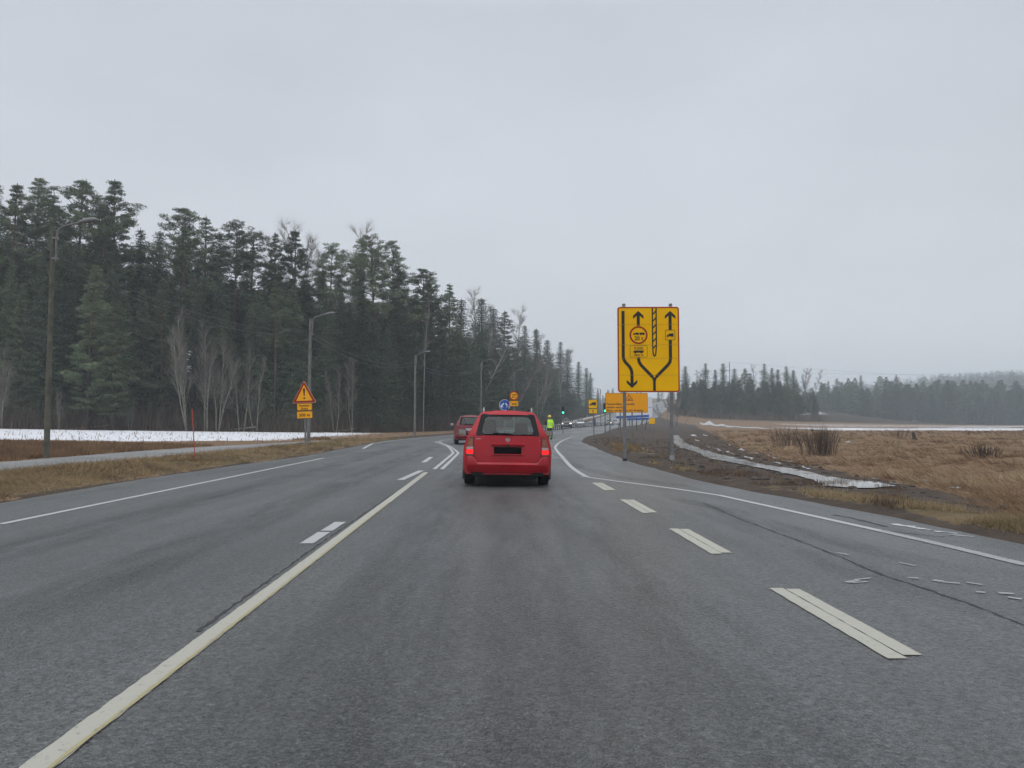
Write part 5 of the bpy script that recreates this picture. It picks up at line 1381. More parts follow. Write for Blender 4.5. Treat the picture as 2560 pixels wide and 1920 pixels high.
# lorry lane sign at the nose of the mud
x, y = (592.8 - 512) / F * 80, 80.0; zg = tz(x + .1, y)
r_ = empty('lorry_lane_sign', (x, y, zg), (0, 0, 0), 'small yellow sign with lorry above an arrow plate on one post', 'road sign')
b = MB(); b.tube([(.12, .06, -.4), (.05, .06, 3.5)], .06, 10); b.build('post', M['steel'], r_, True, 40)
zt = 1.24 + 23.5 / F * 80 - zg
plate(r_, -.47, zt - .92, .47, zt, M['yellow'], M['brown_ink'], .035, nm='lorry_plate'); plate(r_, -.44, zt - 1.47, .47, zt - .96, M['yellow'], M['brown_ink'], .035, nm='arrow_plate')
b = MB(); truck(b, 0, zt - .58, .66); b.build('lorry_symbol', M['black'], r_)
b = MB(); arrow(b, (.02, zt - 1.08), True, s=.55, shaft=.34); b.build('arrow', M['black'], r_)
# wide text sign
y = 63.0; x = (626.5 - 512) / F * y; zg = tz(x, y)
r_ = empty('text_sign', (x, y, zg), (0, 0, 0), 'wide amber sign with warning triangle and three lines of text', 'road sign')
w2 = 21.1 / F * y; z0 = 1.24 + (423 - 412.6) / F * y - zg; z1 = 1.24 + (423 - 393) / F * y - zg
plate(r_, -w2, z0, w2, z1, M['orange'], M['brown_ink'], .025, .03, nm='panel')
for ux in (610, 620.3, 632.2, 642): 
    b = MB(); xx = (ux - 512) / F * y - x; b.tube([(xx, .08, tz(x + xx, y) - zg - .3), (xx, .08, z1 - .1)], .055 if ux < 645 else .05, 10); b.build('post', M['pole_grey'], r_, True, 40)
cx = .42
b = MB(); b.ring(rtri(.22, z0 + .98, z1 - .10, .34, .02), rtri(.22, z0 + 1.03, z1 - .19, .25, .01), -.008, -.003); b.build('warning_triangle', M['sign_red'], r_)
b = MB(); b.prism([(.08, z0 + 1.08), (.20, z0 + 1.14), (.22, z0 + 1.24), (.27, z0 + 1.12), (.38, z0 + 1.07)], -.008, -.003); b.build('hazard_symbol', M['black'], r_)
for i, t in enumerate(('Peuroja liikkuu pientareilla', 'ajathan varoen', 'Rådjur ses där nere, kör försiktigt')):
    text_obj('lettering', t, .225, M['brown_ink'], r_, -w2 + .10, -.007, z0 + .63 - i * .265, 'LEFT', (.86, .95, .885)[i])
# white and blue project board on slanted struts
y = 115.0; xa, xb = (616 - 512) / F * y, (652.4 - 512) / F * y; xc = (xa + xb) / 2; w2 = (xb - xa) / 2
zg = tz(xc, y); Zv = lambda v: 1.24 + (423 - v) / F * y - zg
r_ = empty('project_board', (xc, y, zg), (0, 0, R(3)), 'white and blue project board on slanted timber struts behind the text sign', 'billboard')
b = MB(); b.prism([(-w2, Zv(417.6)), (w2, Zv(417.6)), (w2, Zv(396.8)), (-w2, Zv(396.8))], 0, .05); b.build('panel', M['white'], r_)
b = MB(); b.prism([(-w2, Zv(418.4)), (w2 * .82, Zv(417)), (w2 * .82, Zv(414.8)), (-w2, Zv(416.2))], -.006, -.001); b.prism([(-w2 * .4, Zv(420.4)), (w2 + .02, Zv(419.6)), (w2 + .02, Zv(417.7)), (-w2 * .4, Zv(418.5))], -.009, .047); b.build('blue_band', M['blue'], r_)
b = MB(); b.box((w2 * .86, -.006, Zv(407.5)), (.25, .004, .08)); b.build('emblem', M['blue'], r_)
for k, (xx, sl) in enumerate(((-1.9, -.55), (-.75, .2), (.35, .0), (1.3, -.9), (2.0, -.35))):
    g0 = tz(xc + xx, y + .3) - zg
    b = MB(); b.tube([(xx + sl * 1.1, .2, g0 - .2), (xx + (.35 if k == 3 else 0), .12, Zv(417))], .06, 7); b.build('strut', M['pole_grey'] if k % 2 else M['dark_metal'], r_, True, 40)
# yellow box sign beyond the board
y = 98.0; x = (651.8 - 512) / F * y; zg = tz(x, y)
r_ = empty('small_yellow_sign', (x, y, zg), label='small yellow board at the right foot of the project board', cat='road sign')
zc = 1.24 + (423 - 421) / F * y - zg
plate(r_, -.38, zc - .36, .38, zc + .36, M['yellow'], None)
for xx in (-.25, .25):
    b = MB(); b.tube([(xx, .05, -.3), (xx, .05, zc)], .03, 8); b.build('post', M['steel'], r_, True)
# traffic signals
def signal(u, v, d, label):
    x = (u - 512) / F * d; zg = max(tz(x, d), float(HR(d))); zl = 1.24 + (423 - v) / F * d - zg
    r_ = empty('traffic_signal', (x, d, zg), label=label, cat='traffic light', group='green traffic signals at the works')
    b = MB(); b.tube([(0, .12, -.2), (0, .12, zl + .75)], .055, 10); b.build('post', M['steel'], r_, True)
    b = MB(); b.box((0, .05, zl + .27), (.34, .18, .96), bev=.04); b.build('housing', M['dark_metal'], r_, True, 40)
    for k, (nm_, m_) in enumerate((('lamp', M['green_lamp']), ('lamp', M['black']), ('lamp', M['black']))):
        b = MB(); b.lathe([(0, -.075), (.08, -.068), (.125, -.05), (.125, -.03)], 20, 'Y')
        for i in range(len(b.v)): b.v[i] = b.v[i] + Vector((0, 0, zl + .27 * k))
        lp = b.build('lamp', m_, r_, True)
        b = MB(); vs = []; fs = []
        for i in range(9):
            a = R(-20 + 220 * i / 8); vs += [(.135 * math.cos(a), -.04, zl + .27 * k + .135 * math.sin(a)), (.135 * math.cos(a), -.22, zl + .27 * k + .135 * math.sin(a) - .01)]
        for i in range(8): fs.append((2 * i, 2 * i + 1, 2 * i + 3, 2 * i + 2))
        b.add(vs, fs); b.build('visor', M['dark_metal'], lp, True)
signal(563, 412.6, 92, 'green traffic signal just right of the road worker')
signal(605.2, 410.8, 76, 'green traffic signal at the left edge of the text sign')
# snow pole, concrete block, signal box
x, y = ground(195, 465.5)
r_ = empty('snow_pole', (x, y, tz(x, y)), (R(0), R(-4.5), 0), 'leaning orange snow pole at the top of the low bank', 'snow pole')
b = MB(); b.tube([(0, 0, -.1), (0, 0, .95)], .014, 8); b.build('stick', M['snowpole'], r_, True); b = MB(); b.tube([(0, 0, .95), (0, 0, 1.5)], .021, 8); b.build('marker_sleeve', M['snowpole'], r_, True)
y = 63.0; b = MB(); b.box((0, 0, .22), (.40, .55, .44), bev=.05); o = b.build('concrete_block', M['concrete'], None, True, 40); o.location = ((553.3 - 512) / F * y, y, .012); tag(o, 'pale grey concrete block on the road by the worker', 'concrete block')
y = 150.0; x = (594 - 512) / F * y; zg = float(HR(y))
r_ = empty('signal_cabinet', (x, y, zg), label='dark narrow roadside cabinet between the rail and the truck sign', cat='cabinet')
b = MB(); b.box((0, 0, .95), (.55, .5, 1.3), bev=.04); b.build('cabinet_box', M['dark_metal'], r_, True, 40); b = MB(); b.box((0, 0, .15), (.4, .35, .3)); b.build('base', M['concrete'], r_); b = MB(); b.tube([(0, 0, 1.6), (0, 0, 2.3)], .05, 8); b.box((0, 0, 2.3), (.5, .1, .12)); b.build('mast', M['dark_metal'], r_)
# guard rail
GA, GB = Vector((1.2, 88, 0)), Vector((22, 178, 0)); L = (GB - GA).length; d = (GB - GA).normalized(); nn = Vector((-d.y, d.x, 0))
def gp(t):
    p = GA.lerp(GB, t); p.x += -1.2 * math.sin(math.pi * t); p.z = float(HR(p.y)) + RZ; return p
r_ = empty('guard_rail', gp(0), label='low steel guard rail with close posts along the far road bend', cat='guard rail')
o0 = gp(0)
for nm_, zz, hh in (('beam', .74, .15), ('lower_beam', .10, .09)):
    b = MB(); vs = []; fs = []; n = 40
    prof = [(-.04, -.5), (.03, -.3), (-.03, 0), (.03, .3), (-.04, .5), (-.06, .5), (-.06, -.5)]
    for i in range(n + 1):
        p = gp(i / n) - o0
        for a, c in prof: vs.append(p - nn * -a + Vector((0, 0, zz + c * hh)))
    m_ = len(prof)
    for i in range(n):
        for k in range(m_): fs.append((i * m_ + k, i * m_ + (k + 1) % m_, (i + 1) * m_ + (k + 1) % m_, (i + 1) * m_ + k))
    b.add(vs, fs); b.build(nm_, M['steel'] if zz > .5 else M['dark_metal'], r_)
npost = 46; pm = MB(); pm.box((0, 0, .36), (.10, .12, .74)); src = None
for i in range(npost + 1):
    p = gp(i / npost) - o0
    if src is None: src = pm.build('post', M['dark_metal'], r_); q = src
    else: q = src.copy(); C.objects.link(q); q.parent = r_
    q.location = p + nn * .03

# ------------------------------------------------------------------ vehicles
def rquad(c, rad, n=5):
    o = []
    for i in range(len(c)):
        p = Vector(c[i]); a = (Vector(c[i - 1]) - p).normalized() * rad; d = (Vector(c[(i + 1) % len(c)]) - p).normalized() * rad
        for k in range(n + 1):
            t = k / n; q = p + a * (1 - t) ** 2 + d * t ** 2; o.append((q.x, q.y))
    return o
WZ_ = [.20, .30, .55, .68, .82, .95, 1.07, 1.25, 1.40, 1.45, 1.48]
WW_ = [.79, .82, .850, .855, .832, .786, .725, .630, .545, .485, .40]
def hw(z): return float(np.interp(z, WZ_, WW_))
def rear_y(x, z):
    return float(np.interp(z, [.2, .60, .985, 1.40, 1.48], [.07, .075, .14, .40, .48])) + .13 * min(1, abs(x) / .86) ** 2.6
def car(loc, rz, label, group, paint, sc=(1, 1, 1), roll=0, style='wagon', lit_tail=True, lit_head=False, name='parked_car', wipe=True, cat='car', plate_m='plate', badge=True):
    root = empty(name, loc, (0, roll, rz), label, cat, group)
    Sm = Matrix.Diagonal((sc[0], sc[1], sc[2], 1)) @ Matrix.Translation((0, -2.13, 0))
    def mb():
        b = MB(); b.M = Sm.copy(); return b
    zl = [.24, .30, .45, .58, .68, .80, .90, .985, 1.10, 1.25, 1.39, 1.44]
    half = [(0, .20), (.55, .20), (.74, .21)] + [(hw(z), z) for z in zl] + [(.40, 1.462), (.20, 1.474), (0, 1.478)]
    nlow = 3 + zl.index(.985)
    ntop = 3 + zl.index(1.39)
    st = [None, (.42, .64), (.62, .78), (1.30, 1.28), (1.40, 1.38), (2.15, 2.06), (2.24, 2.15), (3.00, 2.42), (3.12, 2.52)]
    rings = []
    for i, s_ in enumerate(st):
        ring = []
        for x, z in half:
            if s_ is None: y = rear_y(x, z)
            else: y = s_[0] if z <= .985 else s_[0] + (s_[1] - s_[0]) * (z - .985) / .47
            k = 1.0 if s_ is None or s_[0] < 2.3 else 1 - .03 * (s_[0] - 2.3)
            ring.append(Vector((x * k, y, z)))
        rings.append(ring)
    for y, zt, k in ((3.16, .975, 1.0), (3.7, .92, .97), (4.06, .83, .93), (4.22, .72, .86), (4.26, .55, .82)):
        ring = []
        for j, (x, z) in enumerate(half):
            if z > zt:
                t = max(0, (j - ntop) / (len(half) - 1 - ntop)) if j >= nlow else 0
                xx = hw(.985) * (1 - t) * k * (.985 - .003 * min(j, ntop)) if j >= nlow else x * k
                z = zt + (.03 * math.sin(max(0, t) * 1.57) if j >= nlow else 0); x = xx
                ring.append(Vector((x, y, z)))
            else: ring.append(Vector((x * k, y, z)))
        rings.append(ring)
    full = []
    for ring in rings:
        full.append([Vector((-p.x, p.y, p.z)) for p in ring[:0:-1][1:]] and ([Vector((-p.x, p.y, p.z)) for p in reversed(ring)] + ring[1:]))
    n = len(full[0]); h0 = len(half)
    def hidx(k): return h0 - 1 - k if k < h0 else k - h0 + 1      # ring position -> index into half
    body = mb(); win = {'side_window': mb(), 'windscreen': mb()}; und = mb()
    allv = [v for r2 in full for v in r2]
    bf, wf, sf, uf = [], [], [], []
    for i in range(len(full) - 1):
        for k in range(n - 1):
            a, b2 = hidx(k), hidx(k + 1); lo = min(a, b2)
            f = (i * n + k, i * n + k + 1, (i + 1) * n + k + 1, (i + 1) * n + k)
            if lo < 3: uf.append(f)
            elif i in (2, 4, 6) and nlow <= lo < ntop: sf.append(f)
            elif i == 8 and lo >= ntop: wf.append(f)
            else: bf.append(f)
        f = None
    last = (len(full) - 1) * n
    bf.append(tuple(last + k for k in range(n)))
    # rear skin with its window opening
    rows = [.24, .30, .45, .58, .68, .80, .90, .985, 1.10, 1.25, 1.39, 1.44]
    xw = lambda z: min(float(np.interp(z, [.985, 1.39], [.606, .508])), hw(z) - .03)
    rv_ = []
    for z in rows:
        w = hw(z); q_ = xw(z)
        for x in (-w, -(w + q_) / 2, -q_, -q_ * .6, -q_ * .3, 0, q_ * .3, q_ * .6, q_, (w + q_) / 2, w):
            zz = z + (.036 * (1 - (x / w) ** 2) if z > 1.42 else 0)
            rv_.append(Vector((x, rear_y(x, zz), zz)))
    base = len(allv); allv += rv_
    for i in range(len(rows) - 1):
        for k in range(10):
            if 7 <= i < 10 and 2 <= k < 8: continue
            bf.append((base + i * 11 + k, base + i * 11 + k + 1, base + (i + 1) * 11 + k + 1, base + (i + 1) * 11 + k))
    def sub(faces):
        used = sorted({i for f in faces for i in f}); mp_ = {u: j for j, u in enumerate(used)}
        return [allv[u] for u in used], [tuple(mp_[i] for i in f) for f in faces]
    b = mb(); b.add(*sub(bf)); bo = b.build('body', paint, root, True, 32)
    b = mb(); b.add(*sub(uf)); b.build('underbody', M['under'], root)
    b = mb(); b.add(*sub(sf)); b.build('side_window', M['glass'], root, True, 30)
    b = mb(); b.add(*sub(wf)); b.build('windscreen', M['glass'], root, True, 30)
    S = lambda x, z, o=.004: (x, rear_y(x, z) - o, z)
    # rear window: dark border, clear pane
    oc = rquad([(-.622, .975), (.622, .975), (.522, 1.402), (-.522, 1.402)], .055, 6); ic = rquad([(-.507, 1.008), (.507, 1.008), (.432, 1.345), (-.432, 1.345)], .085, 6)
    b = mb(); m_ = len(oc)
    b.add([S(*p) for p in oc] + [S(*p) for p in ic], [(i, (i + 1) % m_, m_ + (i + 1) % m_, m_ + i) for i in range(m_)]); rw = b.build('rear_window', M['frit'], root)
    b = mb(); cxz = Vector((0, 1.18)); pv_ = []
    for t_ in (1, .8, .6, .4, .2): pv_ += [S(*(cxz.lerp(Vector(p), t_))) for p in ic]
    b.add(pv_ + [S(0, 1.18)], [(q_ * m_ + i, q_ * m_ + (i + 1) % m_, (q_ + 1) * m_ + (i + 1) % m_, (q_ + 1) * m_ + i) for q_ in range(4) for i in range(m_)] + [(4 * m_ + i, 4 * m_ + (i + 1) % m_, 5 * m_) for i in range(m_)]); b.build('pane', M['glass'], rw, True, 60)
    if wipe:
        b = mb(); b.tube([S(.02, 1.002, .02), S(.10, 1.012, .03), S(-.02, 1.022, .03), S(-.28, 1.035, .02)], [.014, .014, .012, .007], 6); b.tube([S(-.29, 1.030, .012), S(.14, 1.004, .012)], .008, 5); b.build('wiper', M['trim'], root)
    def seam(pts, w=.007):
        b = mb(); vs = []; P = [Vector(p) for p in pts]
        for i, p in enumerate(P):
            d = (P[min(i + 1, len(P) - 1)] - P[max(i - 1, 0)]).normalized(); nn_ = Vector((-d.y, d.x)) * w / 2
            vs += [S(p.x + nn_.x, p.y + nn_.y, .003), S(p.x - nn_.x, p.y - nn_.y, .003)]
        b.add(vs, [(2 * i, 2 * i + 1, 2 * i + 3, 2 * i + 2) for i in range(len(P) - 1)]); return b
    dn = [(-.645, .985), (-.652, .85), (-.645, .66), (-.635, .56), (-.60, .50), (-.54, .478), (-.3, .468), (0, .466), (.3, .468), (.54, .478), (.60, .50), (.635, .56), (.645, .66), (.652, .85), (.645, .985)]
    seam(dn, .010).build('tailgate_seam', M['trim'], root)
    # bumper
    b = mb(); vs = []; N_ = 36
    for i in range(N_ + 1):
        x = -.862 + 1.724 * i / N_; t = float(smooth(np.array(abs(x)), .56, .67)); ztp = .475 + .11 * t; y0 = rear_y(x, .5)
        wrap = .24 * max(0, (abs(x) - .74) / .12) ** 2
        for z, o in ((ztp, .0), (ztp - .004, .045), (ztp - .03, .062), (.435, .078), (.40, .072), (.33, .045), (.285, .03), (.27, -.02)):
            vs.append((x * (1 if z > .3 else .985), y0 - o + wrap, z))
    fs = [(i * 8 + k, i * 8 + k + 1, (i + 1) * 8 + k + 1, (i + 1) * 8 + k) for i in range(N_) for k in range(7)]
    b.add(vs, fs); b.build('bumper', paint, root, True, 25)
    b = mb(); b.box((0, .35, .245), (1.40, .5, .07), bev=.02); b.box((.42, .32, .20), (.3, .4, .10), bev=.03); b.tube([(-.40, .10, .235), (-.40, .4, .235)], .028, 10); b.build('exhaust', M['under'], root, True, 40)
    # grip bar, plate, badge
    if style == 'wagon':
        b = mb(); b.box((0, rear_y(0, .815) - .012, .813), (.65, .05, .055), bev=.02); gb = b.build('grip_bar', paint, root, True, 40)
        b = mb(); b.box((0, rear_y(0, .62) - .002, .622), (.58, .03, .028), bev=.012); b.build('plate_recess_lip', paint, root, True, 40)
        b = mb(); b.lathe([(0, -.01), (.026, -.008), (.028, .01)], 16, 'Y'); b.v = [v + Sm.to_3x3() @ Vector((0, rear_y(0, .8) - .04, .80)) for v in b.v]; b.build('lock', M['trim'], root, True)
        zp0, zp1 = .636, .766
    else: zp0, zp1 = .70, .81
    b = mb(); b.prism([(-.262, zp0), (.262, zp0), (.262, zp1), (-.262, zp1)], rear_y(0, .7) - .012, rear_y(0, .7) + .02); b.build('number_plate', M[plate_m], root)
    if badge:
        cz = .905; yb = rear_y(0, cz) - .008
        b = mb(); b.ring(circle(0, cz, .040, 28), circle(0, cz, .031, 28), yb - .004, yb + .01); b.stroke([(-.043, cz + .004), (.010, cz + .008), (-.010, cz - .008), (.043, cz - .004)], .012, yb - .006, yb - .002); b.build('emblem', M['chrome'], root)
        for t_, xx in (('ASTRA', -.565), ('16V', .615)):
            to = text_obj('badge_lettering', t_, .030 if xx < 0 else .022, M['chrome'], root, 0, 0, 0)
            to.data.transform(Sm @ Matrix.Translation((xx, rear_y(xx, .915) - .008, .905 if xx < 0 else .895)))
    # tail lamps
    for sg in (-1, 1):
        if style == 'wagon':
            pol = [(.652, .592), (.800, .592), (.792, .74), (.770, .85), (.728, .958), (.672, .958), (.655, .80)]
            bits = [([(.660, .77), (.785, .77), (.768, .85), (.740, .92), (.675, .92)], 'lamp_amber'), ([(.657, .715), (.793, .715), (.788, .762), (.659, .762)], 'lamp_clear'), (rquad([(.657, .628), (.797, .628), (.794, .712), (.656, .712)], .03, 4), 'brake' if lit_tail else 'tail_dull')]
        else:
            pol = [(.50, .86), (.62, .83), (.80, .86), (.80, .93), (.70, .955), (.58, .93)]
            bits = [([(.55, .875), (.78, .875), (.78, .91), (.60, .91)], 'tail_dull')]
        def lens(p, o0, o1, nm_, mt, par):
            b = mb(); q_ = [(sg * x, z) for x, z in p]; k = len(q_)
            vs = [S(x, z, o0) for x, z in q_] + [S(x, z, o1) for x, z in q_]
            b.add(vs, [tuple(range(k))[::-1 if sg > 0 else 1], tuple(range(k, 2 * k))] + [(i, (i + 1) % k, k + (i + 1) % k, k + i) for i in range(k)]); return b.build(nm_, M[mt], par)
        tl = lens(pol, -.02, .012, 'tail_light', 'lamp_lens', root)
        for p, mt in bits: lens(p, .0, .016, 'lamp', mt, tl)
        # door mirror
        b = mb(); b.box((sg * .965, 2.62, 1.005), (.20, .11, .135), bev=.035); b.tube([(sg * .84, 2.68, .96), (sg * .9, 2.64, .98)], .025, 6); mr_ = b.build('door_mirror', M['trim'] if style == 'wagon' else paint, root, True, 40)
        b = mb(); b.box((sg * .965, 2.562, 1.005), (.165, .006, .105), bev=.002); b.build('mirror_glass', M['mirror'], mr_)
        # roof rail
        if style == 'wagon':
            b = mb(); b.tube([(sg * .475, .60, 1.45), (sg * .475, .66, 1.505), (sg * .475, 1.5, 1.515), (sg * .475, 2.25, 1.50), (sg * .475, 2.32, 1.45)], .017, 8); rr = b.build('roof_rail', M['trim'], root, True)
            b = mb(); b.tube([(sg * .475, .565, 1.425), (sg * .475, .60, 1.47), (sg * .475, .68, 1.522)], [.016, .020, .016], 8); b.build('rail_end', M['rim'], rr, True)
        # head lamp
        b = mb(); b.prism([(sg * .46, .60), (sg * .70, .59), (sg * .71, .73), (sg * .50, .73)], 4.12, 4.275); b.build('headlight', M['headlight'] if lit_head else M['lamp_clear'], root)
    b = mb(); b.box((0, 4.24, .60), (.72, .06, .14), bev=.02); b.box((0, 4.24, .36), (1.2, .06, .16), bev=.02); b.build('grille', M['trim'], root, True, 40)
    b = mb(); b.box((0, 4.275, .46), (.52, .012, .11)); b.build('front_plate', M['plate_pale'], root)
    if badge:
        b = mb(); b.tube([(.004, .70, 1.468), (.006, .62, 1.66), (.008, .54, 1.86)], [.014, .008, .005], 6); b.tube([(.004, .72, 1.46), (.004, .69, 1.50)], [.03, .016], 8); b.build('antenna', M['trim'], root, True)
    # cabin
    b = mb(); b.box((0, 1.05, .76), (1.30, .16, .42), bev=.04); b.box((-.38, 1.95, .80), (.48, .16, .5), bev=.06); b.box((.38, 1.95, .80), (.48, .16, .5), bev=.06); b.build('seats', M['seat'], root, True, 40)
    for x, w, z0, z1, yy in ((-.34, .27, 1.03, 1.30, 1.92), (.33, .29, 1.03, 1.24, 1.92)):
        b = mb(); b.box((x, yy, (z0 + z1) / 2), (w, .12, z1 - z0), bev=.055); b.build('headrest', M['seat'], root, True, 40)
    b = mb(); b.box((0, 2.62, 1.335), (.24, .03, .075), bev=.012); b.build('rear_view_mirror', M['seat'], root, True, 40)
    b = mb(); b.box((0, 3.02, .88), (1.36, .30, .14), bev=.04); b.box((0, .55, .90), (1.2, .55, .02)); b.build('dashboard', M['seat'], root, True, 40)
    b = mb(); b.box((0, 1.6, 1.44), (.86, 1.5, .012)); b.build('headlining', M['lining'], root)
    # wheels
    for sg in (-1, 1):
        for yy in (.78, 3.39):
            b = mb(); b.lathe([(.16, -.10), (.24, -.105), (.295, -.095), (.308, -.06), (.308, .06), (.295, .095), (.24, .105), (.16, .10)], 30, 'X')
            tr = Sm.to_3x3() @ Vector((sg * .735, yy, 0)); b.v = [v + Vector((tr.x, tr.y, 0)) for v in b.v]
            zmin = min(v.z for v in b.v); b.v = [Vector((v.x, v.y, v.z - zmin)) for v in b.v]
            wh = b.build('wheel', M['rubber'], root, True, 35)
            b = mb(); b.lathe([(0, -.03), (.05, -.03), (.06, .0), (.17, .03), (.205, .06), (.21, -.08)] if sg < 0 else [(0, .03), (.05, .03), (.06, 0), (.17, -.03), (.205, -.06), (.21, .08)], 24, 'X')
            k = sg * .06; b.v = [v + Vector((tr.x + k * sc[0], tr.y, -zmin)) for v in b.v]; b.build('rim', M['rim'], wh, True, 35)
            b = MB(); ws = sg * .857
            b.stroke([(.33 * math.cos(R(t_)), .33 * math.sin(R(t_))) for t_ in range(-8, 190, 11)], .04, -.002, .002); b.v = [Vector((v.y + ws * sc[0], v.x + tr.y - 2.13 * sc[1], v.z - zmin)) for v in b.v]; b.build('wheel_arch', M['trim'], root)
    return root
def car_at(u, d, rz, *a, **k):
    """d = distance to the face turned to us"""
    sc_ = k.get('sc', (1, 1, 1)); fwd = Vector((-math.sin(rz), math.cos(rz))); cen = Vector(((u - 512) / F * d, d))
    front = abs(rz) > 1.6
    p = cen + fwd * (-2.13 if front else 2.13) * sc_[1]
    return car((p.x, p.y, float(HR(d)) + RZ), rz, *a, **k)
car_at(507.2, 14.7, R(1.6), 'bright red estate car ahead with lit tail lamps and roof rails', None, M['redpaint'], roll=R(.9), name='estate_car')
car_at(471.0, 44.0, R(5), 'dark red tall car half hidden left of the estate car', None, M['redpaint2'], sc=(1.09, 1.0, 1.135), style='suv', lit_tail=False, name='hatchback_car', plate_m='plate_pale', badge=False)
car_at(566.6, 133, R(178), 'dark van with lit headlights coming out behind the guard rail', None, M['darkpaint'], sc=(1.12, 1.0, 1.26), lit_head=True, lit_tail=False, name='van', cat='van', badge=False, wipe=False)
car_at(580.5, 158, R(176), 'white car with lit headlight following the dark van', None, M['whitepaint'], lit_head=False, lit_tail=False, name='oncoming_car', badge=False, wipe=False)
car_at(608.2, 188, R(166), 'dark grey car with lights on under the text sign', None, M['greypaint'], lit_head=True, lit_tail=False, name='grey_car', badge=False, wipe=False)
car_at(614.6, 205, R(-14), 'white car driving away up the far road', None, M['whitepaint'], sc=(1.03, 1, .97), style='suv', lit_tail=False, name='white_car', badge=False, wipe=False)

# ------------------------------------------------------------------ the road worker
def skin(name, verts, edges, radii, mat, parent, sub=2):
    me = bpy.data.meshes.new(name); me.from_pydata(verts, edges, []); o = bpy.data.objects.new(name, me); C.objects.link(o)
    m1 = o.modifiers.new('s', 'SKIN'); m2 = o.modifiers.new('u', 'SUBSURF'); m2.levels = sub; m2.render_levels = sub
    for v, r_ in zip(me.skin_vertices[0].data, radii):
        v.radius = r_ if hasattr(r_, '__len__') else (r_, r_)
    me.skin_vertices[0].data[0].use_root = True
    dg = bpy.context.evaluated_depsgraph_get(); dg.update()
    m = bpy.data.meshes.new_from_object(o.evaluated_get(dg)); bpy.data.objects.remove(o); bpy.data.meshes.remove(me)
    m.name = name; m.materials.clear(); m.materials.append(mat)
    m.polygons.foreach_set('use_smooth', [True] * len(m.polygons))
    o = bpy.data.objects.new(name, m); C.objects.link(o); o.parent = parent
    return o
wy = 57.6
wk = empty('person', ((549.6 - 512) / F * wy, wy, .012), (0, 0, R(12)), 'road worker in yellow hi vis suit and helmet seen from behind', 'person')
J = {'pel': (0, 0, .96), 'wst': (0, .01, 1.10), 'chs': (0, .02, 1.32), 'nck': (0, .01, 1.48), 'hd0': (0, .03, 1.58), 'hd1': (0, .03, 1.70),
     'shL': (-.19, .01, 1.42), 'elL': (-.29, .05, 1.15), 'wrL': (-.27, .26, 1.02), 'haL': (-.26, .33, 1.01), 'shR': (.19, .01, 1.42), 'elR': (.27, -.01, 1.14), 'wrR': (.25, .14, .92), 'haR': (.25, .18, .85),
     'hpL': (-.09, 0, .90), 'knL': (-.11, .03, .50), 'anL': (-.12, -.02, .10), 'toL': (-.13, .15, .05), 'hpR': (.09, 0, .90), 'knR': (.11, .02, .50), 'anR': (.12, -.02, .10), 'toR': (.13, .15, .05)}
ks = list(J); ix = {k: i for i, k in enumerate(ks)}
E = [('pel', 'wst'), ('wst', 'chs'), ('chs', 'nck'), ('nck', 'hd0'), ('hd0', 'hd1'), ('chs', 'shL'), ('shL', 'elL'), ('elL', 'wrL'), ('wrL', 'haL'), ('chs', 'shR'), ('shR', 'elR'), ('elR', 'wrR'), ('wrR', 'haR'), ('pel', 'hpL'), ('hpL', 'knL'), ('knL', 'anL'), ('anL', 'toL'), ('pel', 'hpR'), ('hpR', 'knR'), ('knR', 'anR'), ('anR', 'toR')]
rad = {'pel': (.13, .10), 'wst': (.13, .10), 'chs': (.15, .11), 'nck': .055, 'hd0': .085, 'hd1': .088, 'shL': .06, 'elL': .045, 'wrL': .032, 'haL': .03, 'shR': .06, 'elR': .045, 'wrR': .032, 'haR': .03, 'hpL': .085, 'knL': .06, 'anL': .042, 'toL': .035, 'hpR': .085, 'knR': .06, 'anR': .042, 'toR': .035}
skin('body', [J[k] for k in ks], [(ix[a], ix[b]) for a, b in E], [rad[k] for k in ks], M['skin'], wk)
def part(name, keys, edges, rr, mat, extra=None):
    JJ = dict(J); JJ.update(extra or {}); i2 = {k: i for i, k in enumerate(keys)}
    return skin(name, [JJ[k] for k in keys], [(i2[a], i2[b]) for a, b in edges], rr, mat, wk)
part('jacket', ['low', 'wst', 'chs', 'nck', 'shR', 'elR', 'wrR', 'shL'], [('low', 'wst'), ('wst', 'chs'), ('chs', 'nck'), ('chs', 'shR'), ('shR', 'elR'), ('elR', 'wrR'), ('chs', 'shL')], [(.185, .15), (.18, .145), (.195, .145), .085, .088, .075, .06, .085], M['hivis'], {'low': (0, 0, .92)})
part('dark_sleeve', ['shL', 'elL', 'mid'], [('shL', 'elL'), ('elL', 'mid')], [.094, .078, .066], M['navy'], {'mid': (-.28, .17, 1.07)})
part('cuff', ['mid', 'wrL'], [('mid', 'wrL')], [.067, .055], M['hivis'], {'mid': (-.28, .17, 1.07)})
part('trousers', ['pel', 'hpL', 'knL', 'anL', 'hpR', 'knR', 'anR'], [('pel', 'hpL'), ('hpL', 'knL'), ('knL', 'anL'), ('pel', 'hpR'), ('hpR', 'knR'), ('knR', 'anR')], [(.155, .125), .115, .092, .078, .115, .092, .078], M['hivis'])
b = MB(); b.lathe([(.16, .66), (.195, .67), (.20, .78), (.195, .87), (.16, .88)], 24, 'Z'); b.v = [Vector((v.x, v.y * .82, v.z)) for v in b.v]; b.build('dark_hip_band', M['navy'], wk, True)
for nm_, z, w in (('reflective_band', 1.02, .196), ('reflective_band', 1.22, .20)):
    b = MB(); b.lathe([(w, -.025), (w + .004, 0), (w, .025)], 26, 'Z'); b.v = [Vector((v.x, v.y * .80 + .01, v.z + z)) for v in b.v]; b.build(nm_, M['reflective'], wk, True)
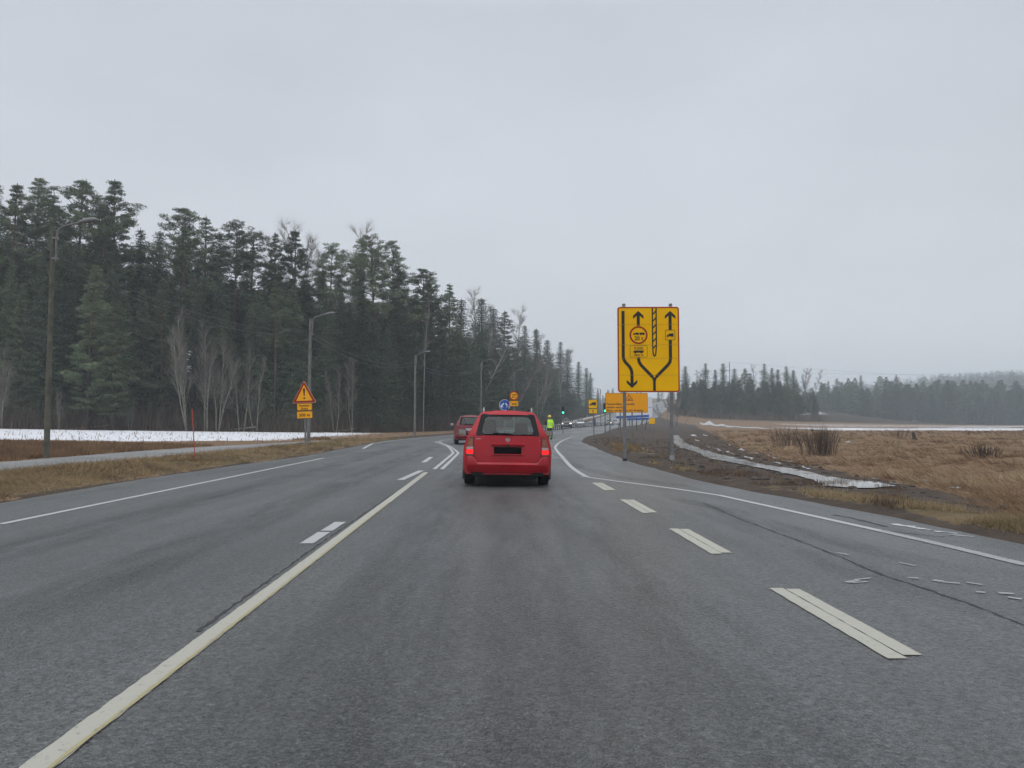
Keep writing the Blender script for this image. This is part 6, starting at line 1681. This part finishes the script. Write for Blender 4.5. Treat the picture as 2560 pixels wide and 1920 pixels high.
for sg, k in ((-1, 'L'), (1, 'R')):
    a = J['an' + k]; t_ = J['to' + k]
    b = MB(); b.tube([(a[0], a[1], .26), (a[0], a[1], .05)], [.066, .07], 12); b.box(((a[0] + t_[0]) / 2, (a[1] + t_[1]) / 2 - .01, .055), (.105, .30, .10), bev=.04); b.build('boot', M['navy'], wk, True, 40)
    h = Vector(J['ha' + k]); d = (h - Vector(J['wr' + k])).normalized(); sd_ = d.orthogonal().normalized()
    b = MB()
    for f in range(4):
        o = sd_ * (f - 1.5) * .018; b.tube([h + o, h + o + d * (.05 + .008 * (1.5 - abs(f - 1.5))), h + o + d * .07 + Vector((0, 0, -.03))], [.010, .009, .007], 6)
    b.tube([h - sd_ * .03 - d * .03, h - sd_ * .055 + d * .01], [.011, .008], 6); b.build('fingers', M['skin'], wk, True)
b = MB(); b.lathe([(0, .115), (.05, .108), (.095, .07), (.117, .0), (.122, -.02), (.15, -.035), (.15, -.042), (.115, -.035)], 26, 'Z'); b.v = [Vector((v.x, v.y * 1.12 + .03, v.z + 1.715)) for v in b.v]; b.build('helmet', M['helmet'], wk, True)
b = MB(); b.box((0, .125, 1.64), (.025, .03, .045), bev=.01); b.build('nose', M['skin'], wk, True)
for sg in (-1, 1):
    b = MB(); b.box((sg * .085, .03, 1.645), (.02, .035, .06), bev=.008); b.build('ear', M['skin'], wk, True)
    b = MB(); b.box((sg * .032, .113, 1.668), (.024, .01, .012), bev=.003); b.build('eye', M['black'], wk, True)
b = MB(); b.box((0, .113, 1.595), (.05, .01, .012), bev=.003); b.build('mouth', M['skin'], wk, True)

# ------------------------------------------------------------------ the damp air
hz = MB(); hz.box((0, 525, 38), (2780, 1690, 88))
hm = bpy.data.materials.new('damp_air'); hm.use_nodes = True
hn = hm.node_tree; hn.nodes.clear()
ho = hn.nodes.new('ShaderNodeOutputMaterial'); hv = hn.nodes.new('ShaderNodeVolumePrincipled')
hv.inputs['Color'].default_value = (0.84, 0.93, 1.0, 1); hv.inputs['Density'].default_value = 0.00075; hv.inputs['Anisotropy'].default_value = 0.2
hn.links.new(hv.outputs[0], ho.inputs['Volume'])
tag(hz.build('haze', hm), kind='stuff')
